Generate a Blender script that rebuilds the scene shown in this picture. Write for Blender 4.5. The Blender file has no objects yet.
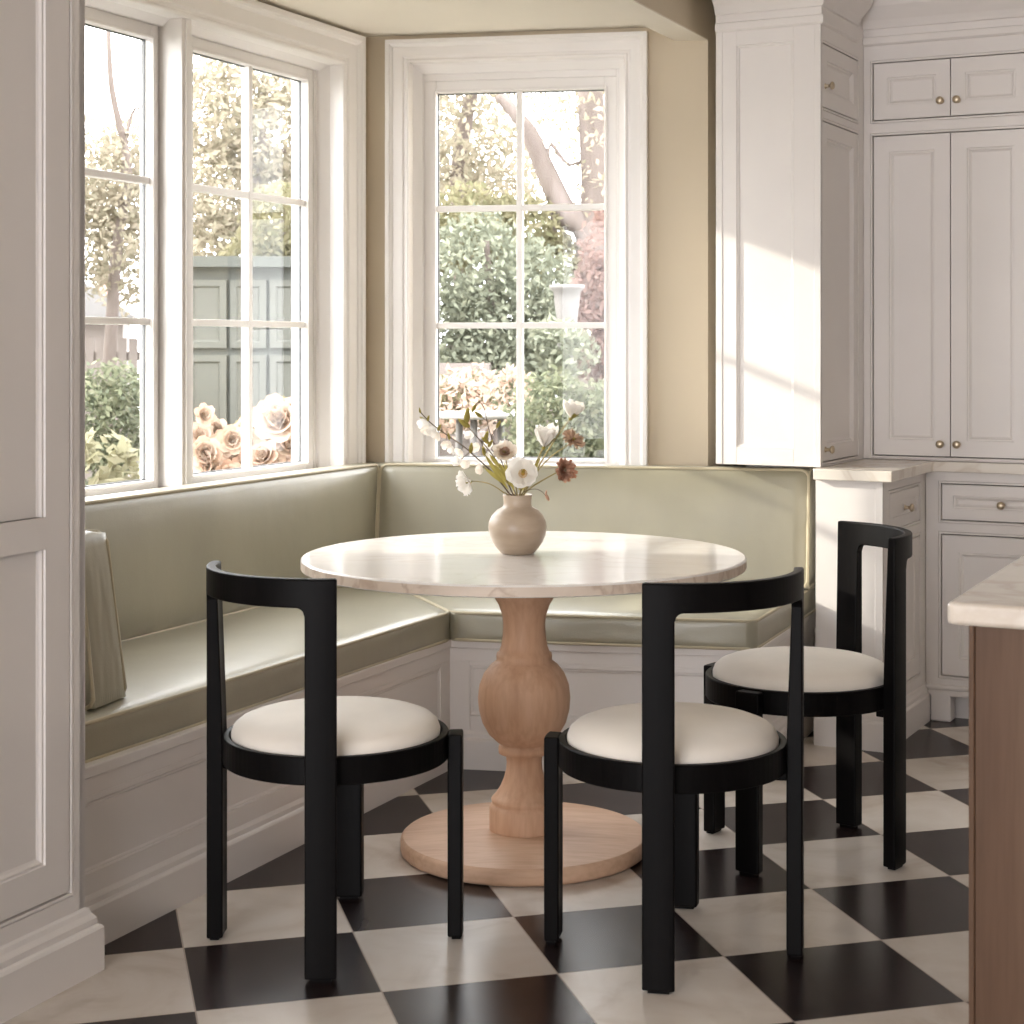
import bpy, math, random
from math import sin, cos, pi, radians, sqrt, atan2
from mathutils import Vector, Matrix

SC = bpy.context.scene
COL = SC.collection
R = random.Random(7)

# ------------------------------------------------------------------ helpers
class MB:
    """collects geometry, builds ONE mesh object"""
    def __init__(s): s.v = []; s.f = []; s.sm = []
    def add(s, vs, fs, smooth=False):
        b = len(s.v); s.v += [tuple(p) for p in vs]
        for f in fs: s.f.append(tuple(b + i for i in f)); s.sm.append(smooth)
    def box(s, x0, x1, y0, y1, z0, z1):
        s.add([(x0,y0,z0),(x1,y0,z0),(x1,y1,z0),(x0,y1,z0),(x0,y0,z1),(x1,y0,z1),(x1,y1,z1),(x0,y1,z1)],
              [(0,3,2,1),(4,5,6,7),(0,1,5,4),(1,2,6,5),(2,3,7,6),(3,0,4,7)])
    def prism(s, poly, z0, z1):
        n = len(poly)
        s.add([(p[0],p[1],z0) for p in poly] + [(p[0],p[1],z1) for p in poly],
              [tuple(range(n-1,-1,-1)), tuple(range(n,2*n))] + [(i,(i+1)%n,n+(i+1)%n,n+i) for i in range(n)])
    def ring(s, o, i, y0, y1):
        """rectangular frame o=(x0,x1,z0,z1) outside, i inside"""
        s.box(o[0],i[0],y0,y1,o[2],o[3]); s.box(i[1],o[1],y0,y1,o[2],o[3])
        s.box(i[0],i[1],y0,y1,o[2],i[2]); s.box(i[0],i[1],y0,y1,i[3],o[3])
    def lathe(s, prof, n=48, c=(0,0,0), smooth=True, axis='z'):
        """prof: [(r,z)]"""
        def P(r,z,a):
            if axis == 'z': return (c[0]+r*cos(a), c[1]+r*sin(a), c[2]+z)
            return (c[0]+r*cos(a), c[1]-z, c[2]+r*sin(a))      # axis -y
        b = []; vs = []
        for r,z in prof:
            b.append(len(vs))
            if r < 1e-6: vs.append(P(0,z,0))
            else: vs += [P(r,z,2*pi*k/n) for k in range(n)]
        fs = []
        for k in range(len(prof)-1):
            r0,r1 = prof[k][0],prof[k+1][0]
            for j in range(n):
                j2 = (j+1)%n
                if r0 < 1e-6 and r1 < 1e-6: continue
                if r0 < 1e-6: fs.append((b[k],b[k+1]+j2,b[k+1]+j))
                elif r1 < 1e-6: fs.append((b[k]+j,b[k]+j2,b[k+1]))
                else: fs.append((b[k]+j,b[k]+j2,b[k+1]+j2,b[k+1]+j))
        s.add(vs, fs, smooth)
    def tube(s, pts, r, n=8, closed=False, cap=True):
        pts = [Vector(p) for p in pts]; m = len(pts)
        rr = r if isinstance(r,(list,tuple)) else [r]*m
        rings = []; up = None
        for i,p in enumerate(pts):
            if closed: t = pts[(i+1)%m] - pts[i-1]
            else: t = pts[min(i+1,m-1)] - pts[max(i-1,0)]
            t.normalize()
            if up is None: up = Vector((0,0,1)) if abs(t.z) < .9 else Vector((1,0,0))
            a = up - t*up.dot(t)
            if a.length < 1e-4: a = t.orthogonal()
            a.normalize(); up = a; b = t.cross(a)
            rings.append([p + a*rr[i]*cos(2*pi*k/n) + b*rr[i]*sin(2*pi*k/n) for k in range(n)])
        vs = [q for g in rings for q in g]; fs = []
        for i in range(m if closed else m-1):
            i2 = (i+1)%m
            for k in range(n): fs.append((i*n+k, i*n+(k+1)%n, i2*n+(k+1)%n, i2*n+k))
        if cap and not closed: fs += [tuple(range(n-1,-1,-1)), tuple((m-1)*n+k for k in range(n))]
        s.add(vs, fs, True)
    def sweep(s, path, prof, fn, closed=False):
        """mitred sweep: path 2-D (a,b); prof [(o,h)], o to the left of the path, h out of the path plane; fn(a,b,h)->xyz"""
        n = len(path); m = len(prof); V2 = [Vector(p) for p in path]; offs = []
        for i in range(n):
            d0 = (V2[i]-V2[i-1]).normalized() if (closed or i > 0) else None
            d1 = (V2[(i+1)%n]-V2[i]).normalized() if (closed or i < n-1) else None
            d0 = d0 or d1; d1 = d1 or d0
            n0 = Vector((-d0.y,d0.x)); n1 = Vector((-d1.y,d1.x)); q = n0+n1
            offs.append(q / (1 + n0.dot(n1)))
        vs = []
        for i in range(n):
            for o,h in prof:
                p = V2[i] + offs[i]*o; vs.append(fn(p.x,p.y,h))
        fs = []
        for i in range(n if closed else n-1):
            i2 = (i+1)%n
            for k in range(m): fs.append((i*m+k, i2*m+k, i2*m+(k+1)%m, i*m+(k+1)%m))
        if not closed: fs += [tuple(range(m)), tuple((n-1)*m+k for k in range(m-1,-1,-1))]
        s.add(vs, fs)
    def nest(s, rect, y0, steps, yb):
        """slab with nested rectangles on its front; rect=(x0,x1,z0,z1); steps [(inset, dy)], back at yb"""
        x0,x1,z0,z1 = rect; vs = []; fs = []
        def q(i,y): vs.extend([(x0+i,y,z0+i),(x1-i,y,z0+i),(x1-i,y,z1-i),(x0+i,y,z1-i)])
        q(0,yb); q(0,y0)
        for i,dy in steps: q(i,y0+dy)
        k = len(vs)//4
        fs.append((3,2,1,0))
        for j in range(k-1):
            for e in range(4): fs.append((4*j+e,4*j+(e+1)%4,4*(j+1)+(e+1)%4,4*(j+1)+e))
        fs.append(tuple(4*(k-1)+e for e in range(4)))
        s.add(vs, fs)
    def grid(s, nu, nv, fn, smooth=True):
        vs = [fn(i/nu,j/nv) for i in range(nu+1) for j in range(nv+1)]
        s.add(vs, [(i*(nv+1)+j,(i+1)*(nv+1)+j,(i+1)*(nv+1)+j+1,i*(nv+1)+j+1) for i in range(nu) for j in range(nv)], smooth)
    def build(s, name, mat, parent=None, bevel=0, seg=2, weld=0):
        me = bpy.data.meshes.new(name); me.from_pydata(s.v, [], s.f)
        me.polygons.foreach_set('use_smooth', s.sm)
        me.materials.append(mat)
        if weld:
            import bmesh
            bm = bmesh.new(); bm.from_mesh(me); bmesh.ops.remove_doubles(bm, verts=bm.verts, dist=weld)
            bmesh.ops.recalc_face_normals(bm, faces=bm.faces); bm.to_mesh(me); bm.free()
        me.update()
        o = bpy.data.objects.new(name, me); COL.objects.link(o)
        if parent is not None: o.parent = parent
        if bevel:
            m = o.modifiers.new('bevel','BEVEL'); m.width = bevel; m.segments = seg; m.limit_method = 'ANGLE'; m.angle_limit = radians(40)
            m.harden_normals = False
        return o

def tag(o, label, cat, group=None):
    o['label'] = label; o['category'] = cat
    if group: o['group'] = group
    return o
def thing(name, label, cat, loc=(0,0,0), rz=0, group=None):
    o = bpy.data.objects.new(name, None); COL.objects.link(o); o.empty_display_size = .1
    o.location = loc; o.rotation_euler = (0,0,rz)
    return tag(o, label, cat, group)
def struct(o, label=None):
    o['kind'] = 'structure'
    if label: o['label'] = label
    return o

# ------------------------------------------------------------------ materials
def mat(name, col, rough=.5, spec=.5, metal=0., sheen=0., trans=0.):
    m = bpy.data.materials.new(name); m.use_nodes = True
    nt = m.node_tree; b = nt.nodes['Principled BSDF']
    b.inputs['Base Color'].default_value = (*col,1); b.inputs['Roughness'].default_value = rough
    b.inputs['Specular IOR Level'].default_value = spec; b.inputs['Metallic'].default_value = metal
    if sheen: b.inputs['Sheen Weight'].default_value = sheen
    return m, nt, b
def N(nt, t, **kw):
    n = nt.nodes.new(t)
    for k,v in kw.items():
        if k in n.inputs: n.inputs[k].default_value = v
        else: setattr(n, k, v)
    return n
def L(nt, a, b): nt.links.new(a, b)
def ramp(nt, stops):
    n = nt.nodes.new('ShaderNodeValToRGB'); e = n.color_ramp.elements
    while len(e) < len(stops): e.new(.5)
    for i,(p,c) in enumerate(stops): e[i].position = p; e[i].color = (*c,1)
    return n
def noise_col(nt, b, stops, scale, detail=4, coord='Object', stretch=(1,1,1), dist=0., rotz=0):
    tc = N(nt,'ShaderNodeTexCoord'); mp = N(nt,'ShaderNodeMapping'); mp.inputs['Scale'].default_value = stretch
    mp.inputs['Rotation'].default_value = (0,0,rotz)
    L(nt, tc.outputs[coord], mp.inputs[0])
    n = N(nt,'ShaderNodeTexNoise'); n.inputs['Scale'].default_value = scale; n.inputs['Detail'].default_value = detail
    n.inputs['Distortion'].default_value = dist
    L(nt, mp.outputs[0], n.inputs['Vector']); r = ramp(nt, stops); L(nt, n.outputs[0], r.inputs[0])
    if b is not None: L(nt, r.outputs[0], b.inputs['Base Color'])
    return n, r, mp
def bump(nt, b, src, strength, dist=.002):
    bp = N(nt,'ShaderNodeBump'); bp.inputs['Strength'].default_value = strength; bp.inputs['Distance'].default_value = dist
    L(nt, src, bp.inputs['Height']); L(nt, bp.outputs[0], b.inputs['Normal'])

def m_paint(name, c, rough=.42, v=.03):
    m,nt,b = mat(name, c, rough, .4)
    n,r,_ = noise_col(nt, b, [(.3,tuple(x*(1-v) for x in c)),(.7,tuple(min(1,x*(1+v)) for x in c))], 2.2, 3)
    return m
WHITE = m_paint('painted white wood', (.745,.705,.675), .38)
WTRIM = m_paint('painted white trim', (.84,.81,.785), .33)
TAN   = m_paint('tan wall paint', (.60,.515,.385), .6)
CREAM = m_paint('cream ceiling paint', (.80,.745,.65), .7)
CEIL  = m_paint('white ceiling paint', (.80,.76,.70), .7)
DARK  = mat('dark gap', (.03,.025,.02), .8)[0]

def m_fabric(name, c, rough, spec, sheen, bs=.12, sc=260):
    m,nt,b = mat(name, c, rough, spec, sheen=sheen)
    noise_col(nt, b, [(.3,tuple(x*.9 for x in c)),(.7,tuple(min(1,x*1.08) for x in c))], 3.5, 4, stretch=(1,1,.35))
    tc = N(nt,'ShaderNodeTexCoord'); n = N(nt,'ShaderNodeTexNoise'); n.inputs['Scale'].default_value = sc
    n2 = N(nt,'ShaderNodeTexNoise'); n2.inputs['Scale'].default_value = 7; n2.inputs['Detail'].default_value = 3
    ad = N(nt,'ShaderNodeMath', operation='MULTIPLY_ADD'); ad.inputs[1].default_value = 6.
    L(nt,tc.outputs['Object'],n.inputs['Vector']); L(nt,tc.outputs['Object'],n2.inputs['Vector'])
    L(nt,n2.outputs[0],ad.inputs[0]); L(nt,n.outputs[0],ad.inputs[2])
    bump(nt, b, ad.outputs[0], bs, .003)
    return m
SAGE  = m_fabric('sage green fabric', (.335,.310,.226), .37, 1.0, .05)
PIPE  = m_fabric('cream piping', (.50,.44,.31), .6, .3, .2)
BOUC  = m_fabric('cream seat fabric', (.87,.815,.735), .85, .2, .3)
def m_black():
    m,nt,b = mat('black stained wood', (.004,.0035,.0035), .42, .08)
    n,r,mp = noise_col(nt, b, [(.3,(.003,.0026,.0026)),(.75,(.006,.0052,.0052))], 18, 5, stretch=(1,1,.08))
    bump(nt, b, n.outputs[0], .12, .001); return m
BLACK = m_black()
def m_wood(name, cs, stretch, scale=9, rough=.52):
    m,nt,b = mat(name, cs[1], rough, .28)
    n,r,mp = noise_col(nt, None, [(.25,cs[0]),(.5,cs[1]),(.75,cs[2])], scale, 6, stretch=stretch, dist=.6)
    w = N(nt,'ShaderNodeTexNoise'); w.inputs['Scale'].default_value = scale*9; w.inputs['Detail'].default_value = 3
    L(nt, mp.outputs[0], w.inputs['Vector'])
    mx = N(nt,'ShaderNodeMix', data_type='RGBA', blend_type='MULTIPLY'); mx.inputs[0].default_value = .35
    r2 = ramp(nt, [(.35,(.72,.66,.6)),(.6,(1,1,1))]); L(nt,w.outputs[0],r2.inputs[0])
    L(nt,r.outputs[0],mx.inputs[6]); L(nt,r2.outputs[0],mx.inputs[7]); L(nt,mx.outputs[2],b.inputs['Base Color'])
    bump(nt, b, w.outputs[0], .06, .001); return m
OAK   = m_wood('pale oak', ((.51,.295,.175),(.61,.375,.24),(.69,.455,.31)), (1,1,.12))
OAKH  = m_wood('pale oak disc', ((.52,.325,.21),(.62,.41,.28),(.70,.49,.35)), (.13,1,1))
ISLW  = m_wood('brown island wood', ((.090,.049,.028),(.118,.067,.040),(.148,.089,.056)), (1,1,.06), 14)
def m_marble(name, base, vein, rough, scale=2.4, wid=.06):
    m,nt,b = mat(name, base, rough, .5)
    n,r,mp = noise_col(nt, None, [(.3,tuple(x*.93 for x in base)),(.7,tuple(min(1,x*1.04) for x in base))], scale*1.6, 6, dist=.5, stretch=(1,2.2,1), rotz=.5)
    v = N(nt,'ShaderNodeTexNoise'); v.inputs['Scale'].default_value = scale; v.inputs['Detail'].default_value = 8; v.inputs['Distortion'].default_value = 1.2
    L(nt,mp.outputs[0],v.inputs['Vector'])
    a = N(nt,'ShaderNodeMath',operation='SUBTRACT'); a.inputs[1].default_value = .5; L(nt,v.outputs[0],a.inputs[0])
    c = N(nt,'ShaderNodeMath',operation='ABSOLUTE'); L(nt,a.outputs[0],c.inputs[0])
    r2 = ramp(nt, [(0,(.55,.55,.55)),(wid,(0,0,0))]); L(nt,c.outputs[0],r2.inputs[0])
    mx = N(nt,'ShaderNodeMix', data_type='RGBA'); L(nt,r2.outputs[0],mx.inputs[0]); L(nt,r.outputs[0],mx.inputs[6]); mx.inputs[7].default_value = (*vein,1)
    L(nt,mx.outputs[2],b.inputs['Base Color']); return m
MARB  = m_marble('white marble', (.83,.80,.765), (.72,.66,.60), .14, 2.0, .03)
MARB2 = m_marble('cream marble worktop', (.74,.685,.61), (.56,.47,.38), .2, 2.6, .04)
BRASS = mat('aged brass', (.55,.46,.34), .35, .5, 1.)[0]
CERAM = None
def m_ceramic():
    m,nt,b = mat('beige glazed ceramic', (.52,.43,.35), .30, .4)
    noise_col(nt, b, [(.3,(.37,.285,.205)),(.52,(.45,.355,.265)),(.75,(.52,.43,.335))], 16, 5, stretch=(.35,.35,1.6))
    return m
CERAM = m_ceramic()
def m_floor(th, x0, y0, t):
    m,nt,b = mat('checkerboard stone tiles', (.5,.5,.5), .2, .26)
    g = N(nt,'ShaderNodeNewGeometry'); mp = N(nt,'ShaderNodeMapping', vector_type='TEXTURE')
    mp.inputs['Location'].default_value = (x0,y0,-.5*t); mp.inputs['Rotation'].default_value = (0,0,th); mp.inputs['Scale'].default_value = (t,t,t)
    L(nt,g.outputs['Position'],mp.inputs[0])
    ck = N(nt,'ShaderNodeTexChecker'); ck.inputs['Scale'].default_value = 1; L(nt,mp.outputs[0],ck.inputs[0])
    # light tile
    def nz(s,d,ds=0.):
        n = N(nt,'ShaderNodeTexNoise'); n.inputs['Scale'].default_value = s; n.inputs['Detail'].default_value = d; n.inputs['Distortion'].default_value = ds
        L(nt,mp.outputs[0],n.inputs['Vector']); return n
    n1 = nz(1.5,7,1.0); r1 = ramp(nt,[(.28,(.54,.46,.385)),(.45,(.66,.60,.535)),(.72,(.73,.685,.63))]); L(nt,n1.outputs[0],r1.inputs[0])
    n3 = nz(2.2,5,.5); r3 = ramp(nt,[(.56,(1,1,1)),(.74,(.74,.69,.64))]); L(nt,n3.outputs[0],r3.inputs[0])
    m1 = N(nt,'ShaderNodeMix',data_type='RGBA',blend_type='MULTIPLY'); m1.inputs[0].default_value = .6; L(nt,r1.outputs[0],m1.inputs[6]); L(nt,r3.outputs[0],m1.inputs[7])
    n2 = nz(2.5,6,.6); r2 = ramp(nt,[(.3,(.013,.0075,.0072)),(.7,(.026,.0155,.015))]); L(nt,n2.outputs[0],r2.inputs[0])
    mx = N(nt,'ShaderNodeMix',data_type='RGBA'); L(nt,ck.outputs['Fac'],mx.inputs[0])
    L(nt,m1.outputs[2],mx.inputs[6]); L(nt,r2.outputs[0],mx.inputs[7])
    # per-tile tint
    fl = N(nt,'ShaderNodeVectorMath',operation='FLOOR'); L(nt,mp.outputs[0],fl.inputs[0])
    wn = N(nt,'ShaderNodeTexWhiteNoise',noise_dimensions='3D'); L(nt,fl.outputs[0],wn.inputs['Vector'])
    mr = N(nt,'ShaderNodeMapRange'); mr.inputs['To Min'].default_value = .88; mr.inputs['To Max'].default_value = 1.08; L(nt,wn.outputs['Value'],mr.inputs['Value'])
    mv = N(nt,'ShaderNodeVectorMath',operation='SCALE'); L(nt,mx.outputs[2],mv.inputs[0]); L(nt,mr.outputs[0],mv.inputs['Scale'])
    # grout
    fr = N(nt,'ShaderNodeVectorMath',operation='FRACTION'); L(nt,mp.outputs[0],fr.inputs[0])
    sx = N(nt,'ShaderNodeSeparateXYZ'); L(nt,fr.outputs[0],sx.inputs[0])
    def edge(o):
        a = N(nt,'ShaderNodeMath',operation='SUBTRACT'); a.inputs[1].default_value = .5; L(nt,o,a.inputs[0])
        c = N(nt,'ShaderNodeMath',operation='ABSOLUTE'); L(nt,a.outputs[0],c.inputs[0]); return c.outputs[0]
    mm = N(nt,'ShaderNodeMath',operation='MAXIMUM'); L(nt,edge(sx.outputs[0]),mm.inputs[0]); L(nt,edge(sx.outputs[1]),mm.inputs[1])
    gt = N(nt,'ShaderNodeMath',operation='GREATER_THAN'); gt.inputs[1].default_value = .4955; L(nt,mm.outputs[0],gt.inputs[0])
    mg = N(nt,'ShaderNodeMix',data_type='RGBA'); L(nt,gt.outputs[0],mg.inputs[0]); L(nt,mv.outputs[0],mg.inputs[6]); mg.inputs[7].default_value = (.42,.36,.31,1)
    L(nt,mg.outputs[2],b.inputs['Base Color'])
    rr = N(nt,'ShaderNodeMapRange'); rr.inputs['To Min'].default_value = .20; rr.inputs['To Max'].default_value = .30; L(nt,n1.outputs[0],rr.inputs['Value']); L(nt,rr.outputs[0],b.inputs['Roughness'])
    bump(nt,b,n2.outputs[0],.03,.004)
    return m
TILE = 1.31/3.54
FLOOR = m_floor(.2775, -2.2022*TILE, 10.095*TILE, TILE)
def m_glass():
    m = bpy.data.materials.new('window glass'); m.use_nodes = True; nt = m.node_tree; nt.nodes.clear()
    o = N(nt,'ShaderNodeOutputMaterial'); t = N(nt,'ShaderNodeBsdfTransparent'); g = N(nt,'ShaderNodeBsdfGlossy'); g.inputs['Roughness'].default_value = .01
    t.inputs['Color'].default_value = (.97,.98,.97,1)
    lw = N(nt,'ShaderNodeLayerWeight'); p5 = N(nt,'ShaderNodeMath',operation='POWER'); p5.inputs[1].default_value = 5.; L(nt,lw.outputs['Facing'],p5.inputs[0])
    f = N(nt,'ShaderNodeMath',operation='MULTIPLY_ADD'); f.inputs[1].default_value = .45; f.inputs[2].default_value = .012; L(nt,p5.outputs[0],f.inputs[0])
    mx = N(nt,'ShaderNodeMixShader'); L(nt,f.outputs[0],mx.inputs[0]); L(nt,t.outputs[0],mx.inputs[1]); L(nt,g.outputs[0],mx.inputs[2]); L(nt,mx.outputs[0],o.inputs[0])
    return m
GLASS = m_glass()
def m_leaf(name, cols, transl=.45):
    m = bpy.data.materials.new(name); m.use_nodes = True; nt = m.node_tree; nt.nodes.clear()
    o = N(nt,'ShaderNodeOutputMaterial'); d = N(nt,'ShaderNodeBsdfDiffuse'); t = N(nt,'ShaderNodeBsdfTranslucent')
    g = N(nt,'ShaderNodeNewGeometry'); n = len(cols)
    r = ramp(nt, [(i/max(1,n-1),c) for i,c in enumerate(cols)]); L(nt,g.outputs['Random Per Island'],r.inputs[0])
    L(nt,r.outputs[0],d.inputs[0]); L(nt,r.outputs[0],t.inputs[0])
    mx = N(nt,'ShaderNodeMixShader'); mx.inputs[0].default_value = transl; L(nt,d.outputs[0],mx.inputs[1]); L(nt,t.outputs[0],mx.inputs[2]); L(nt,mx.outputs[0],o.inputs[0])
    return m
LEAF_PALE = m_leaf('pale olive leaves', [(0.301,0.264,0.200),(0.365,0.324,0.251),(0.256,0.238,0.173),(0.401,0.352,0.283)])
LEAF_YEL  = m_leaf('yellow green leaves', [(0.203,0.188,0.109),(0.247,0.225,0.143),(0.158,0.158,0.090)])
LEAF_MID  = m_leaf('mid green leaves', [(0.139,0.154,0.099),(0.188,0.198,0.129),(0.119,0.134,0.095),(0.238,0.238,0.164)], .3)
LEAF_DARK = m_leaf('blue green conifer', [(0.168,0.180,0.137),(0.220,0.232,0.175),(0.271,0.278,0.206)], .25)
LEAF_RED  = m_leaf('russet leaves', [(0.206,0.131,0.112),(0.253,0.178,0.154),(0.178,0.112,0.094)], .35)
PET_PINK  = m_leaf('peach petals', [(.46,.33,.26),(.52,.40,.33),(.54,.46,.39),(.44,.29,.22)], .35)
PET_WHITE = m_leaf('white petals', [(.90,.87,.82),(.92,.90,.86)], .55)
PET_CREAM = m_leaf('cream petals', [(.88,.80,.70),(.90,.85,.78)], .55)
PET_RUST  = m_leaf('rust petals', [(.40,.20,.125),(.50,.28,.185),(.58,.37,.27),(.32,.145,.085)], .25)
PET_BEIGE = m_leaf('beige brown petals', [(.50,.33,.22),(.62,.45,.33),(.42,.26,.17)], .25)
STEM  = mat('olive stem', (.26,.20,.06), .5)[0]
DSTEM = mat('brown stem', (.10,.065,.035), .6)[0]
SEPAL = m_leaf('olive sepals', [(.30,.26,.07),(.40,.34,.10),(.24,.2,.06)], .35)
BARK  = m_wood('grey brown bark', ((0.102,0.081,0.072),(0.145,0.119,0.106),(0.187,0.157,0.145)), (1,1,.2), 6, .9)
FENCEM= m_wood('weathered fence boards', ((.12,.10,.09),(.16,.135,.12),(.2,.17,.155)), (1,1,.08), 7, .9)
STONE = m_paint('pale stone', (0.162,0.153,0.146), .8)
GROUND= m_paint('garden ground', (0.105,0.098,0.070), .95, .25)
PAVE  = m_paint('pale gravel', (.66,.61,.56), .95, .06)
GREYP = m_paint('grey green paint', (0.062,0.066,0.058), .7)
SIDING= m_paint('house siding', (0.211,0.180,0.164), .8)
ROOFM = m_paint('pale roof', (0.204,0.195,0.192), .9)

# ------------------------------------------------------------------ frames measured in the room (camera at the origin, looking along +Y)
CX, CY = -.70, 6.255                       # corner between the window walls
KX, KY = 1.058, 5.520                      # outer corner of the kitchen base unit
AL, AB, AK = radians(67), radians(-10.5), radians(-26.5)
def W(o, a, x, y): return (o[0]+x*cos(a)-y*sin(a), o[1]+x*sin(a)+y*cos(a))
C0 = (CX,CY); K0 = (KX,KY)
def LW(x,y): return W(C0,AL,x,y)
def BW(x,y): return W(C0,AB,x,y)
def KW(x,y): return W(K0,AK,x,y)
def cross2(p,a,q,b):
    """intersection of line p+t(cos a,sin a) and q+u(cos b,sin b)"""
    d = cos(a)*sin(b)-sin(a)*cos(b); t = ((q[0]-p[0])*sin(b)-(q[1]-p[1])*cos(b))/d
    return (p[0]+t*cos(a), p[1]+t*sin(a))
def LB(yl,yb): return cross2(LW(0,yl),AL,BW(0,yb),AB)   # where a line parallel to the left wall meets one parallel to the back wall

# ------------------------------------------------------------------ room shell
BAY = BW(1.245,0)                           # outside corner of the nook
STUB = cross2(BAY,AL,KW(0,1.17),AK)
RE = KW(3.3,1.17)
RF = (RE[0]-sin(AK)*-9.0*1, 0)              # replaced below
kd = (-sin(AK)*-1, -cos(AK))                # towards the camera in the kitchen frame
RF = (RE[0]+(-9.2)*(-sin(AK)), RE[1]+(-9.2)*cos(AK))
RG = LW(-9.6,0)
ZC, ZN, ZB = 2.62, 2.43, 2.383              # ceilings: room, nook; underside of the beam
floor_poly = [C0, RG, RF, RE, STUB, BAY]
b = MB(); b.prism(floor_poly, -.06, 0); struct(b.build('floor', FLOOR), 'black and cream checkerboard stone floor')
nb = -1.245*sin(AL-AB)                      # nook width measured from the left wall
yN = -1.245*sin(AL-AB)
b = MB(); b.prism([LW(0.25,0.25), LW(-9.7,.25), LW(-9.7,yN+.01), LW(.6,yN+.01)], ZN, ZN+.06); struct(b.build('ceiling_nook', CREAM), 'cream nook ceiling')
b = MB(); b.prism([LW(1.6,yN), LW(-9.7,yN), (RF[0]+.3,RF[1]-.3), (RE[0]+.3,RE[1]+.3)], ZC, ZC+.06); struct(b.build('ceiling', CEIL), 'white room ceiling')
# beam between nook and room, parallel to the left wall, with its stub of wall
b = MB(); p = [LW(-9.6,yN), BAY, BW(1.129,0), LW(-9.6,yN+.115)]
b.prism([p[0],p[3],p[2],p[1]][::-1], ZB, ZC); struct(b.build('wall_header', TAN), 'tan header beam along the nook')
b = MB(); b.prism([p[0],p[3],p[2],p[1]][::-1], ZB-.004, ZB); struct(b.build('trim_1', CREAM), 'cream underside of the header beam')
s0 = BAY; s1 = STUB; nx,ny = -sin(AL)*.12, cos(AL)*.12
b = MB(); b.prism([s0, s1, (s1[0]+nx,s1[1]+ny), (s0[0]+nx*1.05,s0[1]+ny*1.05)], 0, ZC); struct(b.build('wall_stub', TAN), 'narrow tan wall return beside the tall cabinet')
WT = .2
def wallbox(name, o, a, x0, x1, z1, m, op=None, label=None):
    r = bpy.data.objects.new
    b = MB()
    if op:
        ox0,ox1,oz0,oz1 = op[0]-.009,op[1]+.009,op[2],op[3]+.008
        b.box(x0,ox0,0,WT,0,z1); b.box(ox1,x1,0,WT,0,z1); b.box(ox0,ox1,0,WT,0,oz0); b.box(ox0,ox1,0,WT,oz1,z1)
    else: b.box(x0,x1,0,WT,0,z1)
    ob = b.build(name, m); ob.location = (o[0],o[1],0); ob.rotation_euler = (0,0,a); return struct(ob, label)
# left wall split: mitred corner filler is the overlap behind the corner
wallbox('wall_left', C0, AL, -9.6, 0, ZN+.06, TAN, (-2.06,-.187,.84,2.302), 'tan wall around the double window')
wallbox('wall_back', C0, AB, -.06, 1.245, ZN+.06, TAN, (.165,.950,.84,2.33), 'tan wall around the single window')
b = MB(); b.prism([LW(0,0), LW(0,WT), LW(.22,WT+.02), BW(-.06,WT), BW(-.06,0)][::-1], 0, ZN+.06); struct(b.build('wall_corner', TAN))
# kitchen wall, right wall and rear wall (with a big unseen opening added for fill light)
def seg_wall(name, p, q, z1, m, op=None, label=None):
    a = atan2(q[1]-p[1], q[0]-p[0]); ln = sqrt((q[0]-p[0])**2+(q[1]-p[1])**2)
    return wallbox(name, p, a, 0, ln, z1, m, op, label), a, ln
PLAIN = m_paint('white wall paint', (.83,.80,.785), .7)
seg_wall('wall_kitchen', STUB, RE, ZC, PLAIN)
_,aR,lnR = seg_wall('wall_right', RE, RF, ZC, PLAIN)
_,aE,lnE = seg_wall('wall_rear', RF, RG, ZC, PLAIN, (1.3, 5.4, .25, 2.45))
REAR = (RF, aE)

# ------------------------------------------------------------------ windows
GASK = mat('grey gasket',(.12,.125,.13),.6)[0]
CASP = [(0,0),(0,.012),(.006,.017),(.020,.017),(.024,.012),(.040,.012),(.046,.017),(.050,.019),(.125,.020),(.130,.026),(.142,.030),(.148,.037),(.180,.037),(.180,0)]
def casing(mb, x0, x1, z0, z1, top=.118, side=.18, kx=1.):
    prof = [(o, h) for o,h in CASP]
    path = [(x1,z0),(x1,z1),(x0,z1),(x0,z0)]       # goes up the right side and round: outward is to its right
    P = [(-o*side/.18,h) for o,h in prof]
    n = MB()
    # sides and head scaled separately
    vs = []; m = len(prof)
    ks = side/.18; kt = top/.18
    for (x,z,sx,sz) in ((x1,z0,1,0),(x1,z1,1,1),(x0,z1,-1,1),(x0,z0,-1,0)):
        for o,h in prof: vs.append((x+sx*o*ks, -h, z+sz*o*kt))
    fs = []
    for i in range(3):
        for k in range(m): fs.append((i*m+k, i*m+(k+1)%m, (i+1)*m+(k+1)%m, (i+1)*m+k))
    fs += [tuple(range(m)), tuple(3*m+k for k in range(m-1,-1,-1))]
    mb.add(vs, fs)
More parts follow.
